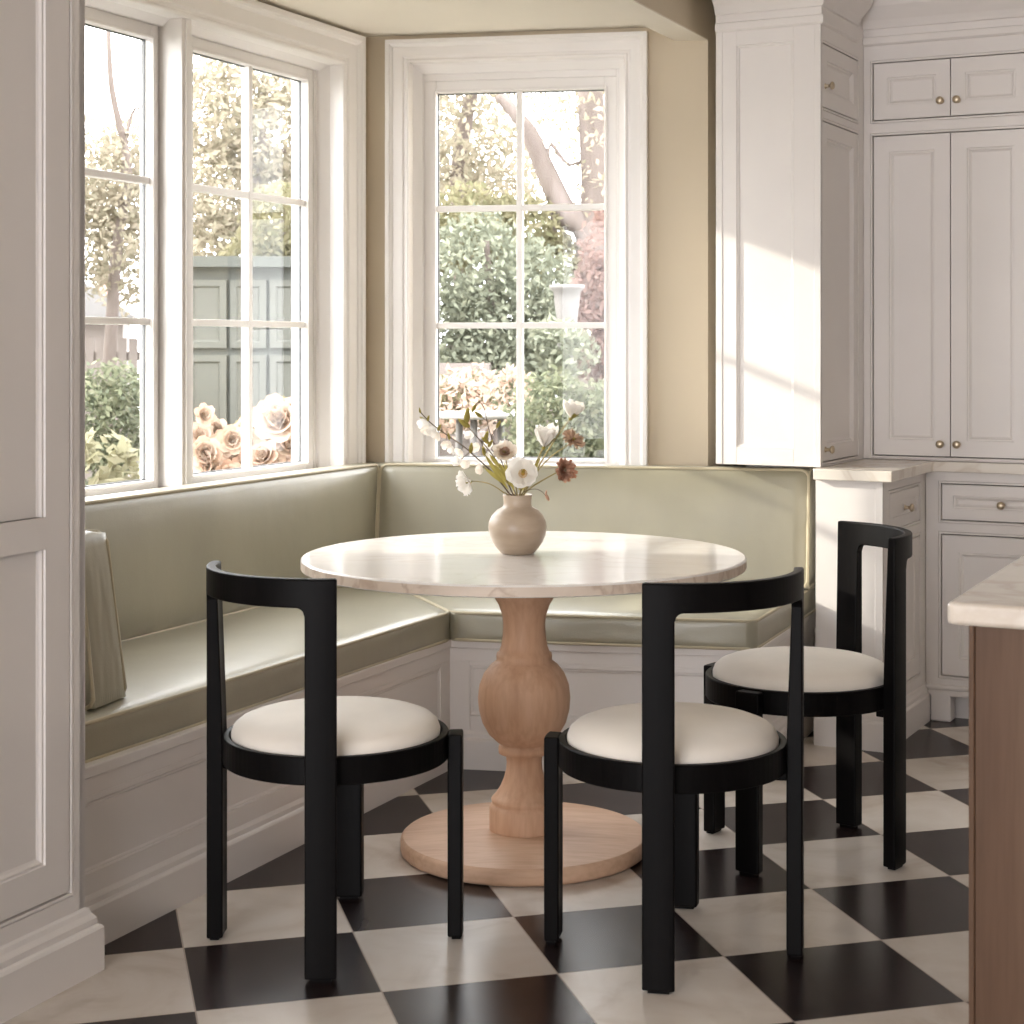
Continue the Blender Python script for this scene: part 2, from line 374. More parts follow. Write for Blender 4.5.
def sash(win, op, gl, xm, zms):
    """one unit: op opening rect, gl glass rect, xm vertical muntin, zms horizontal muntins"""
    b = MB(); st = .044
    sr = (max(gl[0]-st,op[0]), min(gl[1]+st,op[1]), max(gl[2]-st,op[2]), min(gl[3]+st,op[3]))
    b.ring(sr, gl, .082, .125)
    b.ring(tuple(v+d for v,d in zip(gl,(-.010,.010,-.010,.010))), gl, .074, .083)
    if sr[1] < op[1]-.004 or sr[0] > op[0]+.004 or sr[3] < op[3]-.004:
        b.ring(op, sr, .078, .135)
        w_ = [max(0, min(.030, abs(p-q))) for p,q in zip(op,sr)]; sg = (1,-1,1,-1)
        A = [op[i]-sg[i]*.001 for i in range(4)]; Q = [op[i]+sg[i]*w_[i] for i in range(4)]
        vs = [(A[0],.040,A[2]),(A[1],.040,A[2]),(A[1],.040,A[3]),(A[0],.040,A[3]),(Q[0],.066,Q[2]),(Q[1],.066,Q[2]),(Q[1],.066,Q[3]),(Q[0],.066,Q[3]),(Q[0],.079,Q[2]),(Q[1],.079,Q[2]),(Q[1],.079,Q[3]),(Q[0],.079,Q[3])]
        b.add(vs, [(4*j+e,4*j+(e+1)%4,4*j+4+(e+1)%4,4*j+4+e) for j in range(2) for e in range(4)])
    g = .011
    b.box(xm-g,xm+g,.086,.118,gl[2],gl[3])
    for z in zms: b.box(gl[0],gl[1],.087,.117,z-g,z+g)
    s = b.build('sash', WTRIM, win, bevel=.002, seg=1)
    p = MB(); p.box(gl[0]-.004,gl[1]+.004,.1000,.1040,gl[2]-.004,gl[3]+.004); p.build('pane', GLASS, s)
    q = MB(); e = .0035
    q.ring(gl, (gl[0]+e,gl[1]-e,gl[2]+e,gl[3]-e), .1045, .114); q.build('glazing_gasket', GASK, s)
    return s
def window(name, a, cas, units, mull, label, ztop=2.302):
    w = bpy.data.objects.new(name, None); COL.objects.link(w); w.location = (CX,CY,0); w.rotation_euler = (0,0,a); struct(w, label)
    x0,x1 = cas; b = MB(); casing(b, x0, x1, .86, ztop, top=.115 if mull else .082, side=.120 if mull else .084); b.build('casing', WTRIM, w, bevel=.0015, seg=1)
    b = MB()
    b.ring((x0-.012,x1+.012,.848,ztop+.01),(x0,x1,.86,ztop),-.001,.2); b.build('jamb', WTRIM, w)
    b = MB(); b.box(x0-.19,x1+.19,-.034,.10,.845,.872); b.build('sill', WTRIM, w, bevel=.004)
    if mull:
        b = MB(); b.box(mull[0],mull[1],-.004,.13,.872,2.302); b.box(mull[0]+.012,mull[1]-.012,-.012,0,.872,2.302); b.build('mullion', WTRIM, w, bevel=.003)
    for u in units: sash(w, *u)
    return w
ZM = (1.808,1.381)
window('window_1', AL, (-2.06,-.187),
       [((-1.085,-.187,.872,2.302), (-.966,-.278,.900,2.237), -.622, ZM), ((-2.06,-1.135,.872,2.302), (-1.860,-1.172,.900,2.237), -1.516, ZM)],
       (-1.135,-1.085), 'white double casement window in the left wall')
window('window_2', AB, (.165,.950), [((.165,.950,.872,2.330), (.242,.865,.900,2.231), .551, ZM)], None, 'white six pane window in the back wall', 2.33)

# ------------------------------------------------------------------ joinery helpers (front of a unit = local x right, z up, y into it)
STEP = [(0,0),(.058,0),(.060,.004),(.066,.004),(.070,.009),(.076,.012)]
def steps(rail): return [(0.0,0),(rail,0),(rail+.002,.004),(rail+.007,.004),(rail+.011,.009),(rail+.016,.012)]
BASEP = [(0,0),(.022,0),(.022,.088),(.019,.093),(.014,.096),(.014,.108),(.008,.118),(.006,.127),(0,.130)]
def knob(mb, x, z, y=0, s=1.):
    pr = [(0,.032),(.006,.0318),(.011,.0295),(.0135,.026),(.0138,.023),(.011,.0195),(.006,.0175),(.005,.010),(.007,.003),(.010,.001),(.010,0),(0,0)]
    mb.lathe([(r*s,h*s) for r,h in pr], 20, (x,y,z), True, 'y')
def xf(mb, fn):
    mb.v = [fn(*p) for p in mb.v]; return mb
def front(par, rects, frame, y, body_back, turn=None):
    """face frame with beaded openings and inset doors/drawers.
    frame=(x0,x1,z0,z1); rects=[(x0,x1,z0,z1,kind,knobs,rail)]; turn maps (x,y,z) for side fronts"""
    T = turn or (lambda x,yy,z: (x,yy,z))
    b = MB(); g = .0035; bd = .010
    xs = sorted(set([frame[0],frame[1]]+[v for r in rects for v in r[:2]])); 
    # frame from a grid with the openings left out
    ex = sorted(set([frame[0],frame[1]]+[r[0]-bd for r in rects]+[r[1]+bd for r in rects]))
    ez = sorted(set([frame[2],frame[3]]+[r[2]-bd for r in rects]+[r[3]+bd for r in rects]))
    for i in range(len(ex)-1):
        for j in range(len(ez)-1):
            cx,cz = (ex[i]+ex[i+1])/2,(ez[j]+ez[j+1])/2
            if ex[i+1]-ex[i] < 1e-5 or ez[j+1]-ez[j] < 1e-5: continue
            if any(r[0]-bd < cx < r[1]+bd and r[2]-bd < cz < r[3]+bd for r in rects): continue
            b.add([(ex[i],y,ez[j]),(ex[i+1],y,ez[j]),(ex[i+1],y,ez[j+1]),(ex[i],y,ez[j+1])],[(0,1,2,3)])
    done = []
    for r in rects:
        o = (r[0]-bd,r[1]+bd,r[2]-bd,r[3]+bd); i = (r[0],r[1],r[2],r[3])
        # bead: small raised ring with a groove
        for (ia,ya),(ib,yb) in (((0,0),(.0015,.004)),((.0015,.004),(.003,-.001)),((.003,-.001),(bd-.001,-.001)),((bd-.001,-.001),(bd,.022))):
            A = (o[0]+ia,o[1]-ia,o[2]+ia,o[3]-ia); Bq = (o[0]+ib,o[1]-ib,o[2]+ib,o[3]-ib)
            vs = [(A[0],y+ya,A[2]),(A[1],y+ya,A[2]),(A[1],y+ya,A[3]),(A[0],y+ya,A[3]),(Bq[0],y+yb,Bq[2]),(Bq[1],y+yb,Bq[2]),(Bq[1],y+yb,Bq[3]),(Bq[0],y+yb,Bq[3])]
            b.add(vs, [(e,(e+1)%4,4+(e+1)%4,4+e) for e in range(4)])
    xf(b, T); b.build('face_frame', WHITE, par)
    bk = MB()
    for r in rects: bk.box(r[0]-bd+.001,r[1]+bd-.001,y+.022,y+.026,r[2]-bd+.001,r[3]+bd-.001)
    xf(bk, T); bk.build('shadow_gap', DARK, par)
    for (x0,x1,z0,z1,kind,kn,rail) in rects:
        leaves = [(x0+g,x1-g)]
        if kind == 'pair': leaves = [(x0+g,(x0+x1)/2-g/2),((x0+x1)/2+g/2,x1-g)]
        for li,(a,c) in enumerate(leaves):
            d = MB(); d.nest((a,c,z0+g,z1-g), y+.001, steps(rail), y+.021); xf(d, T)
            do = d.build('drawer' if kind == 'drawer' else 'door', WHITE, par)
            for (kx,kz) in kn:
                if a <= kx <= c:
                    k = MB(); knob(k, kx, kz, y+.001); xf(k, T); ko = k.build('knob', BRASS, do); ko['label'] = 'small round brass knob'

# ------------------------------------------------------------------ tall cabinet in the left foreground (faces the room, parallel to the left wall)
t = thing('tall_cabinet', 'tall white panelled cabinet in the left foreground, cut off by the picture edge', 'cabinet', (*LW(-2.565,0),0), AL)
xE = 0.; yF = -.775
b = MB(); b.box(-1.75,0,yF+.03,-.003,0,2.425); b.box(-.02,0,yF,yF+.04,0.1,2.425); b.build('body', WHITE, t, bevel=.002, seg=1)
rc = []
front(t, [(-.645,-.046,.180,2.36,'door',(),.073),(-1.32,-.72,.180,2.36,'door',(),.073)], (-1.75,0,.09,2.425), yF, 0)
# doors have a lock rail: cover strip with its own moulding on the visible door
b = MB(); b.nest((-.645+.075,-.046-.075,.896,.962), yF+.001, [(0,0.012),(.0,.0),(.0005,0)], yF+.02)
b.build('lock_rail', WHITE, t)
b = MB()
b.sweep([(-1.75,yF),(0.0,yF),(0.0,yF+.25)][::1], [(-o,h) for o,h in [(0,0),(.028,0),(.028,.090),(.024,.096),(.017,.099),(.017,.112),(.010,.122),(.006,.132),(0,.136)]], lambda a,c,h: (a,c,h))
b.build('plinth', WHITE, t)

# ------------------------------------------------------------------ built-in bench
t = thing('corner_bench', 'white panelled corner bench base built in under both windows', 'bench', (0,0,0))
FL, FB = -.688, -.835                       # front faces
ZS = .398
def panel_front(name, o, a, x0, x1, y, panels):
    b = MB(); fl = [(x0,x1)]
    b.box(x0,x1,y,y+.02,0,.375)
    b.box(x0,x1,y-.008,y+.02,.332,.372)
    for (a0,a1) in panels:
        b.ring((x0,x1,.0,.333),(a0,a1,.165,.318), y-.008, y+.01)
        b.nest((a0,a1,.165,.318), y-.008, [(0,0),(.001,.004),(.006,.003),(.010,.006)], y+.01)
    xf(b, lambda x,yy,z: (*W(o,a,x,yy),z)); return b.build(name, WHITE, t, bevel=.0015, seg=1)
cin = LB(FL,FB)
def loc(o,a,p):
    dx,dy = p[0]-o[0],p[1]-o[1]; return (dx*cos(a)+dy*sin(a), -dx*sin(a)+dy*cos(a))
xl = loc(C0,AL,cin)[0]; xb = loc(C0,AB,cin)[0]
panel_front('front_panel', C0, AL, -2.563, xl, FL, [(-2.52,xl-.070)])
XR = 1.47
panel_front('front_panel', C0, AB, xb, XR, FB, [(xb+.070,XR-.06)])
EB = BW(1.612,-.01); EF = BW(XR,FB)
b = MB(); ea = atan2(EB[1]-EF[1],EB[0]-EF[0]); el = sqrt((EB[0]-EF[0])**2+(EB[1]-EF[1])**2)
b.box(0,el,0,.02,0,.375); b.box(0,el,-.006,.02,.33,.372); xf(b, lambda x,yy,z: (*W(EF,ea,x,yy),z)); b.build('end_panel', WHITE, t)
# baseboard all the way round
path = [LW(-2.53,FL), cin, EF, EB]
b = MB(); b.sweep(path, [(-o,h) for o,h in BASEP], lambda a,c,h: (a,c,h)); b.build('plinth', WHITE, t)
sb = [LW(-2.563,FL-.014), LB(FL-.014,FB-.014), BW(XR+.012,FB-.014), BW(1.622,-.004), BW(1.245,-.004), LB(-.004,-.004), LW(-2.563,-.004)]
b = MB(); b.prism(sb, .372, ZS); b.build('seat_board', WHITE, t, bevel=.003)

# ------------------------------------------------------------------ cushions
def cushion(name, label, c8, bulge, axes, pipes, cat='cushion', nn=14):
    """c8: 8 world corners (bottom 4 ccw, top 4 ccw); bulge: metres per face pair (bottom, top, four sides)"""
    cen = sum((Vector(p) for p in c8), Vector())/8; base = Vector((cen.x,cen.y,min(p[2] for p in c8)))
    t = thing(name, label, cat, base)
    P = [Vector(p)-base for p in c8]
    faces = [(0,3,2,1),(4,5,6,7),(0,1,5,4),(1,2,6,5),(2,3,7,6),(3,0,4,7)]
    b = MB()
    def bb(q): 
        return 1-abs(2*q-1)**5
    for fi,f in enumerate(faces):
        A,Bv,Cv,D = [P[i] for i in f]; nrm = (Bv-A).cross(D-A).normalized(); amt = bulge[fi]
        def fn(u,v,A=A,Bv=Bv,Cv=Cv,D=D,nrm=nrm,amt=amt,fi=fi):
            p = A*(1-u)*(1-v)+Bv*u*(1-v)+Cv*u*v+D*(1-u)*v
            w = amt*.10*(sin(u*17+fi)*sin(v*7+2*fi)+.6*sin(u*31+1.3)*sin(v*11))
            return p + nrm*((amt+w)*bb(u)*bb(v))
        b.grid(nn*2, nn, fn)
    b.build('cover', SAGE, t, weld=.0004)
    for loop in pipes:
        q = []
        pts = [P[i] for i in loop]; m = len(pts)
        for i in range(m):                       # rounded corners
            a0,a1,a2 = pts[i-1],pts[i],pts[(i+1)%m]; d0 = (a0-a1).normalized(); d1 = (a2-a1).normalized(); r = .022
            k0 = a1+d0*r; k1 = a1+d1*r
            for s in (0,.5,1): q.append((k0*(1-s)**2 + (a1*.6+(k0+k1)*.2)*2*s*(1-s) + k1*s*s))
        pb = MB(); pb.tube(q, .0052, 8, closed=True); pb.build('piping', PIPE, t)
    return t
def z(p, h): return (p[0],p[1],h)
S0,S1 = ZS+.001,.482
SL,SB_ = -.703,-.855                        # cushion fronts
ci = LB(SL,SB_); cb = LB(-.02,-.02)
mid = lambda p,q,s: (p[0]+(q[0]-p[0])*s, p[1]+(q[1]-p[1])*s)
g = .0035
lq = [LW(-2.558,-.668), (ci[0]-g*.8,ci[1]-g*.2), (cb[0]-g,cb[1]-g), LW(-2.558,-.02)]
cushion('seat_cushion', 'long sage green seat cushion along the left window wall', [z(p,S0) for p in lq]+[z(p,S1) for p in lq], (0,.014,.006,.0,0,0), None, [(4,5,6,7),(0,1,2,3)])
bq = [(ci[0]+g*.8,ci[1]+g*.2), BW(1.47,SB_), BW(1.622,-.02), (cb[0]+g,cb[1]+g*.2)]
cushion('seat_cushion', 'sage green seat cushion under the back window, with a slanted right end', [z(p,S0) for p in bq]+[z(p,S1) for p in bq], (0,.014,.006,.005,0,0), None, [(4,5,6,7),(0,1,2,3)])
# back cushions: leaning slabs, mitred at the corner
Z0,Z1 = S1+.012,.886
fl0,fl1,bl0,bl1 = -.140,-.118,-.012,-.012
fb0,fb1,bb0,bb1 = -.212,-.136,-.012,-.012
c_f0,c_f1 = LB(fl0,fb0),LB(fl1,fb1); c_b = LB(-.012,-.012)
def sh(p,d): return (p[0]+d,p[1])
lq0 = [LW(-2.555,fl0), sh(c_f0,-g), sh(c_b,-g), LW(-2.555,bl0)]; lq1 = [LW(-2.555,fl1), sh(c_f1,-g), sh(c_b,-g), LW(-2.555,bl1)]
cushion('back_cushion', 'long sage green back cushion below the double window', [z(p,Z0) for p in lq0]+[z(p,Z1) for p in lq1], (0,.004,.014,0,0,0), None, [(0,1,5,4)])
bq0 = [sh(c_f0,g), BW(1.598,fb0), BW(1.62,-.05), sh(c_b,g)]; bq1 = [sh(c_f1,g), BW(1.600,fb1), BW(1.622,-.05), sh(c_b,g)]
cushion('back_cushion', 'sage green back cushion below the back window, half in sunlight', [z(p,Z0) for p in bq0]+[z(p,Z1) for p in bq1], (0,.004,.014,.004,0,0), None, [(0,1,5,4),(1,2,6,5)])
e0 = [LW(-2.345,-.625), LW(-2.203,-.605), LW(-2.203,-.160), LW(-2.345,-.160)]
e1 = [LW(-2.385,-.615), LW(-2.278,-.605), LW(-2.278,-.160), LW(-2.385,-.160)]
cushion('end_cushion', 'upright sage green cushion at the left end of the bench by the tall cabinet', [z(p,Z0) for p in e0]+[z(p,.882) for p in e1], (0,.008,.006,.010,0,.01), None, [(1,2,6,5),(0,3,7,4)])

# ------------------------------------------------------------------ table
TX,TY = -.089,4.4625
t = thing('pedestal_table', 'round white marble pedestal table with a turned pale oak base', 'table', (TX,TY,0))
b = MB(); r = .574; zt = .766; th = .029
b.lathe([(r-.0045,zt),(0,zt)],128); b.lathe([(r-.0045,zt),(r-.0015,zt-.0015),(r,zt-.0045)],128); ne0 = len(b.f); b.lathe([(r,zt-.0045),(r,zt-th+.003)],128); ne1 = len(b.f); b.lathe([(r,zt-th+.003),(r-.003,zt-th),(0,zt-th)],128)
o = b.build('tabletop', MARB, t); o.data.materials.append(m_marble('honed marble edge', (.66,.56,.465), (.40,.28,.20), .55, 5.0, .05))
for k in range(ne0,ne1): o.data.polygons[k].material_index = 1
pz = [(.0,.050),(.0895,.050),(.0905,.062),(.0905,.112),(.087,.119),(.083,.122),(.083,.126),(.0855,.131),(.0855,.135),(.080,.141),(.072,.150),(.062,.166),(.053,.187),(.047,.210),(.0455,.230),(.048,.247),(.052,.252),(.066,.253),(.067,.262),(.066,.271),(.060,.275),
      (.071,.283),(.092,.303),(.1085,.332),(.1175,.365),(.1200,.396),(.1165,.428),(.105,.458),(.088,.480),(.075,.490),(.0715,.494),(.0725,.503),(.0715,.511),(.066,.514),(.060,.530),(.0555,.560),(.0545,.588),(.058,.612),(.067,.638),(.083,.664),(.099,.690),(.110,.715),(.115,.7365),(0,.7365)]
b = MB(); b.lathe(pz, 72); b.build('pedestal', OAK, t)
b = MB(); r = .320; b.lathe([(0,.002),(r-.008,.002),(r-.002,.006),(r,.012),(r,.035),(r-.002,.040),(r-.007,.0445)], 96); b.lathe([(r-.007,.0445),(.20,.0520),(.11,.0565),(0,.0575)], 96); b.build('base', OAKH, t)

# ------------------------------------------------------------------ chairs
def arc_plank(mb, a0, a1, r0, r1, z0, z1, n=6, tap=None, fillet=None):
    """plank following the circle between angles a0..a1, from z0 to z1; tap(z)->inner radius shift"""
    nz = max(1, int((z1-z0)/.06)); vs = []; fs = []
    for k in range(nz+1):
        zz = z0+(z1-z0)*k/nz; s = tap(zz) if tap else 0
        for i in range(n+1):
            a = a0+(a1-a0)*i/n
            vs += [((r0+s)*cos(a),(r0+s)*sin(a),zz),(r1*cos(a),r1*sin(a),zz)]
    m = 2*(n+1)
    for k in range(nz):
        for i in range(n):
            p = k*m+2*i
            fs.append((p,p+m,p+m+2,p+2)); fs.append((p+1,p+3,p+m+3,p+m+1))
        p = k*m; fs.append((p,p+1,p+m+1,p+m)); p = k*m+2*n; fs.append((p,p+m,p+m+1,p+1))
    for i in range(n):
        p = 2*i; fs.append((p,p+2,p+3,p+1)); p = nz*m+2*i; fs.append((p,p+1,p+3,p+2))
    mb.add(vs, fs)
RO = .283; HW = .032/.268                   # outer radius, half angle of a leg
RI = .2480
def chair_parts(t):
    """back centre along local +x"""
    q = pi/4
    b = MB(); b.lathe([(.205,.396),(.2462,.396),(.2482,.3985),(.2482,.4525),(.2462,.455),(.235,.455),(.232,.452),(.232,.425),(.205,.42),(.205,.396)], 96, smooth=False); o = b.build('seat_frame', BLACK, t)
    for p in o.data.polygons: p.use_smooth = False
    b = MB(); pr = [(0,.428),(.215,.428),(.225,.436),(.2295,.449),(.2295,.461),(.2245,.474),(.212,.485),(.190,.4935),(.155,.500),(.11,.5052),(.05,.508),(0,.5085)]
    b.lathe(pr, 72); b.build('seat_cushion', BOUC, t)
    tp = lambda zz: max(0,(zz-.46))/.37*.014
    zb, ztp, fr_ = .769, .829, .018
    zl = zb-fr_
    # back frame: two posts running into one curved rail, a single bent piece
    b = MB()
    for s in (-1,1): arc_plank(b, s*q-HW, s*q+HW, RI, RO, .006, zl, 6, tp)
    b.f = [f for f in b.f if not all(abs(b.v[i][2]-zl) < 1e-6 for i in f)]
    b.sm = [False]*len(b.f)
    st = [-q-HW+2*HW*i/6 for i in range(7)]; fa = fr_/.27; i0 = -q+HW; i1 = q-HW
    st += [i0+fa*k/6 for k in range(1,7)] + [i0+fa+(i1-i0-2*fa)*k/26 for k in range(1,26)] + [i1-fa*(6-k)/6 for k in range(0,6)]
    st += [q-HW+2*HW*i/6 for i in range(7)]
    vs = []
    for a in st:
        if a <= i0+1e-6 or a >= i1-1e-6: lo = zl
        else:
            d = min(a-i0, i1-a); lo = zb-(fr_*(1-sqrt(max(0,1-(1-d/fa)**2))) if d < fa else 0)
        for (rr,zz) in ((RI+tp(lo),lo),(RO,lo),(RO,ztp),(RI+tp(ztp),ztp)): vs.append((rr*cos(a),rr*sin(a),zz))
    fs = []; n = len(st)-1
    for i in range(n):
        post = i < 6 or i >= n-6
        for k in range(4):
            if post and k == 0: continue
            fs.append((4*i+k,4*i+(k+1)%4,4*i+4+(k+1)%4,4*i+4+k))
    fs += [(3,2,1,0),(4*n,4*n+1,4*n+2,4*n+3)]
    b.add(vs, fs); bf = b.build('back_frame', BLACK, t, bevel=.0035, weld=.0003)
    def at(c, pts, z0, z1):
        m = MB(); m.prism(pts, z0, z1); return xf(m, lambda x,y,zz: (x*cos(c)-y*sin(c), x*sin(c)+y*cos(c), zz))
    for s in (-1,1):
        c = s*q
        at(c, [(.222,-.020),(.2485,-.020),(.2485,.020),(.222,.020)], .376, .3955).build('bracket', BLACK, t, bevel=.003)
        at(c, [(.256,-.022),(.276,-.022),(.276,.022),(.256,.022)], 0, .007).build('foot_pad', BLACK, bf)
        c2 = pi - s*q
        b = MB(); arc_plank(b, c2-HW, c2+HW, RI+.0005, RO-.002, .006, .452, 6); o = b.build('leg', BLACK, t, bevel=.004)
        at(c2, [(.256,-.022),(.276,-.022),(.276,.022),(.256,.022)], 0, .007).build('foot_pad', BLACK, o)
GRP = 'black round seat dining chairs'
ch = thing('dining_chair', 'black round-seat chair at left, in front of the long bench cushion', 'chair', (-.492,3.81,0), radians(-134.3), GRP)
chair_parts(ch)
def copy_tree(o, parent=None, loc_=None, rz=None, label=None):
    c = o.copy(); COL.objects.link(c)
    if parent is not None: c.parent = parent
    if loc_: c.location = loc_; c.rotation_euler = (0,0,rz); c['label'] = label
    for k in o.children: copy_tree(k, c)
    return c
copy_tree(ch, None, (.2485,3.743,0), radians(-54.8), 'black round-seat chair in the middle foreground, its back to the viewer, nearest of the three')
copy_tree(ch, None, (.631,4.469,0), radians(8.2), 'black round-seat chair at right, seen side-on before the drawer unit')

# ------------------------------------------------------------------ kitchen joinery (frame K: x to the right along the kitchen wall, y away)
ZT = .905; CT = .036
t = thing('base_cabinet', 'short white base cabinet beside the bench end, with a plain end panel and one drawer', 'cabinet', (KX,KY,0), AK)
b = MB(); b.box(-.248,-.026,.026,1.165,0,ZT-CT); b.box(-.62,-.26,.37,1.165,0,.895); b.build('body', WHITE, t)
b = MB(); b.nest((-.248,-.0215,.09,ZT-CT), .02, [(0,0)], .04); b.box(-.048,-.0215,.0165,.03,.09,ZT-CT); b.build('end_panel', WHITE, t, bevel=.0015, seg=1)
side = lambda x,yy,z: (-.02-yy, x, z)       # local front turned to look along +x : x runs away from the camera
front(t, [(.09,.475,.703,.827,'drawer',((.28,.764),),.034),(.09,.475,.175,.652,'door',((.125,.60),),.058)], (.018,.547,.09,ZT-CT), 0, 0, side)
b = MB(); b.sweep([(-.248,.02),(-.02,.02),(-.02,.53)], [(-o*.95,h) for o,h in BASEP], lambda a,c,h: (a,c,h)); b.build('plinth', WHITE, t)

t = thing('base_cabinet', 'white kitchen base cabinet with wide drawer over a door, behind the island corner', 'cabinet', (*KW(0,.545),0), AK)
b = MB(); b.box(-.018,1.55,.026,.60,.10,ZT-CT); b.box(-.018,1.55,.075,.095,0,.10); b.build('body', WHITE, t)
front(t, [(.036,.62,.700,.828,'drawer',((.246,.760),),.038),(.036,.62,.158,.652,'door',((.585,.60),),.058),(.70,1.28,.700,.828,'drawer',((.99,.764),),.038),(.70,1.28,.158,.652,'door',((.75,.60),),.058)], (-.018,1.55,.125,ZT-CT), 0, 0)
b = MB()
b.box(.0,.072,-.012,.06,0,.10); b.box(.64,.72,-.012,.06,0,.10)
b.box(-.018,1.55,-.012,.02,.088,.112); b.box(-.018,1.55,-.018,.02,.112,.128); b.build('plinth', WHITE, t, bevel=.006)

t = tag(MB().build('worktop', MARB2) if False else thing('worktop', 'pale stone worktop turning the corner under the tall wall cabinets', 'worktop', (*KW(0,0),ZT-CT), AK), 'pale stone worktop turning the corner under the tall wall cabinets', 'worktop')
b = MB(); b.prism([(-.248,-.008),(.015,-.008),(.015,.517),(1.56,.517),(1.56,1.16),(-.248,1.16)], .0005, CT); b.build('slab', MARB2, t, bevel=.003)

# tall wall cabinet standing on the end of the worktop, end panel towards the window
ZCAB = 2.375
t = thing('upper_cabinet', 'tall narrow white wall cabinet, its long end panel sunlit beside the back window', 'cabinet', (*KW(-.242,.057),ZT+.001), AK)
h0 = ZT+.001
b = MB(); b.box(-.37,-.026,.026,1.10,0,2.56-h0); b.build('body', WHITE, t)
b = MB(); b.nest((-.296,-.095,.966-h0,2.322-h0), 0.0, [(0,0),(.0015,.004),(.006,.004),(.009,.009)], .02)
pr = (-.37,0,0,2.56-h0); b.ring(pr, (-.296,-.095,.966-h0,2.322-h0), 0, .02)
b.box(-.37,-.347,-.0025,.01,0,2.40-h0); b.box(-.022,0,-.0025,.01,0,2.40-h0)
b.build('end_panel', WHITE, t, bevel=.001, seg=1)
side2 = lambda x,yy,z: (-yy, x, z-h0)
front(t, [(.018,.425,2.098,2.312,'door',((.050,2.172),),.05),(.018,.425,.920,2.054,'door',((.050,.962),),.05)], (0.0,.487,h0,2.56), 0, 0, side2)
CROWN = [(0,2.370),(.008,2.374),(.011,2.378),(.011,2.398),(.003,2.403),(.003,2.428),(.010,2.431),(.013,2.440),(.022,2.456),(.040,2.476),(.058,2.500),(.066,2.530),(.072,2.535),(.072,2.555),(.085,2.56),(.085,2.612),(0,2.612)]
b = MB(); b.sweep([(-.37,.0),(0,0),(0,.40)], [(-o,h-h0) for o,h in CROWN], lambda a,c,h: (a,c,h)); b.build('crown', WHITE, t)

t = thing('upper_cabinet', 'wide white wall cabinet with two small doors above two tall doors, right edge', 'cabinet', (*KW(0,.545),ZT+.001), AK)
b = MB(); b.box(-.2415,1.55,.026,.60,0,2.56-h0); b.build('body', WHITE, t)
T2 = lambda x,yy,z: (x,yy,z-h0)
front(t, [(-.208,.345,2.104,2.309,'pair',((.036,2.16),(.094,2.16)),.05),(-.208,.345,.9185,2.051,'pair',((.036,.965),(.094,.965)),.055),
          (.42,.97,2.104,2.309,'pair',((.665,2.16),(.725,2.16)),.05),(.42,.97,.9185,2.051,'pair',((.665,.965),(.725,.965)),.055)], (-.2415,1.55,h0+.0005,2.56), 0, 0, T2)
b = MB(); b.sweep([(-.2415,0),(1.55,0)], [(-o,h-h0) for o,h in CROWN], lambda a,c,h: (a,c,h)); b.build('crown', WHITE, t)

# ------------------------------------------------------------------ island
IX,IY = .6076,2.696
t = thing('kitchen_island', 'brown wood kitchen island body in the right foreground', 'island', (IX,IY,0), AK)
b = MB(); b.box(.036,1.30,.03,.70,0.0,.8705); b.build('body', ISLW, t, bevel=.003)
b = MB(); b.box(.031,.040,.018,.036,0,.8705); b.box(.040,1.30,.022,.034,0,.8705); b.build('end_panel', ISLW, t, bevel=.002)
t = thing('worktop', 'thick cream stone worktop on the brown wood island', 'worktop', (IX,IY,.871), AK)
b = MB()
rr = .012; pl = [(1.35,0),(1.35,.745)]; sk = lambda x,y: (x-.020*y/.7, y)
pl += [(rr-rr*sin(k*pi/8),.745-rr+rr*cos(k*pi/8)) for k in range(5)]
pl += [(rr-rr*cos(k*pi/8),rr-rr*sin(k*pi/8)) for k in range(5)]
b.prism([pl[0],pl[1]]+[sk(*q) for q in pl[2:]], 0, .036); b.build('slab', MARB2, t, bevel=.008, seg=4)

# ------------------------------------------------------------------ vase and flowers
VX,VY,VZ = -.107,4.487,.7665
t = thing('vase', 'small round beige ceramic vase on the marble table', 'vase', (VX,VY,VZ))
b = MB()
b.lathe([(0,0),(.041,0),(.045,.003),(.055,.014),(.066,.030),(.0735,.048),(.0762,.066),(.0745,.082),(.067,.099),(.054,.113),(.042,.1195),(.0375,.123),(.0362,.130),(.0368,.145),(.0385,.151),(.0375,.1535),(.0345,.152),(.0325,.145),(.032,.128),(.045,.112),(.060,.09),(.066,.066),(.060,.04),(.03,.016),(0,.014)], 64)
b.build('body', CERAM, t)
MOUTH = Vector((VX,VY,VZ+.150))
PXM = 4.487/1719.25
def px(x,y,dy=0.):
    """photo position at the vase's distance -> point in the room"""
    return Vector(((x-558.5)*(4.487+dy)/1719.25, 4.487+dy, 1.31-(y-345)*(4.487+dy)/1719.25))
def curve(pts, n=6):
    P = [Vector(p) for p in pts]; P = [P[0]*2-P[1]]+P+[P[-1]*2-P[-2]]; out = []
    for i in range(1,len(P)-2):
        for k in range(n):
            s = k/n; a,bb_,c,d = P[i-1:i+3]
            out.append(.5*((2*bb_)+(c-a)*s+(2*a-5*bb_+4*c-d)*s*s+(3*bb_-a-3*c+d)*s**3))
    return out+[P[-2]]
def frame_to(axis):
    z_ = Vector(axis).normalized(); x_ = z_.orthogonal().normalized(); return Matrix((x_, z_.cross(x_), z_)).transposed()
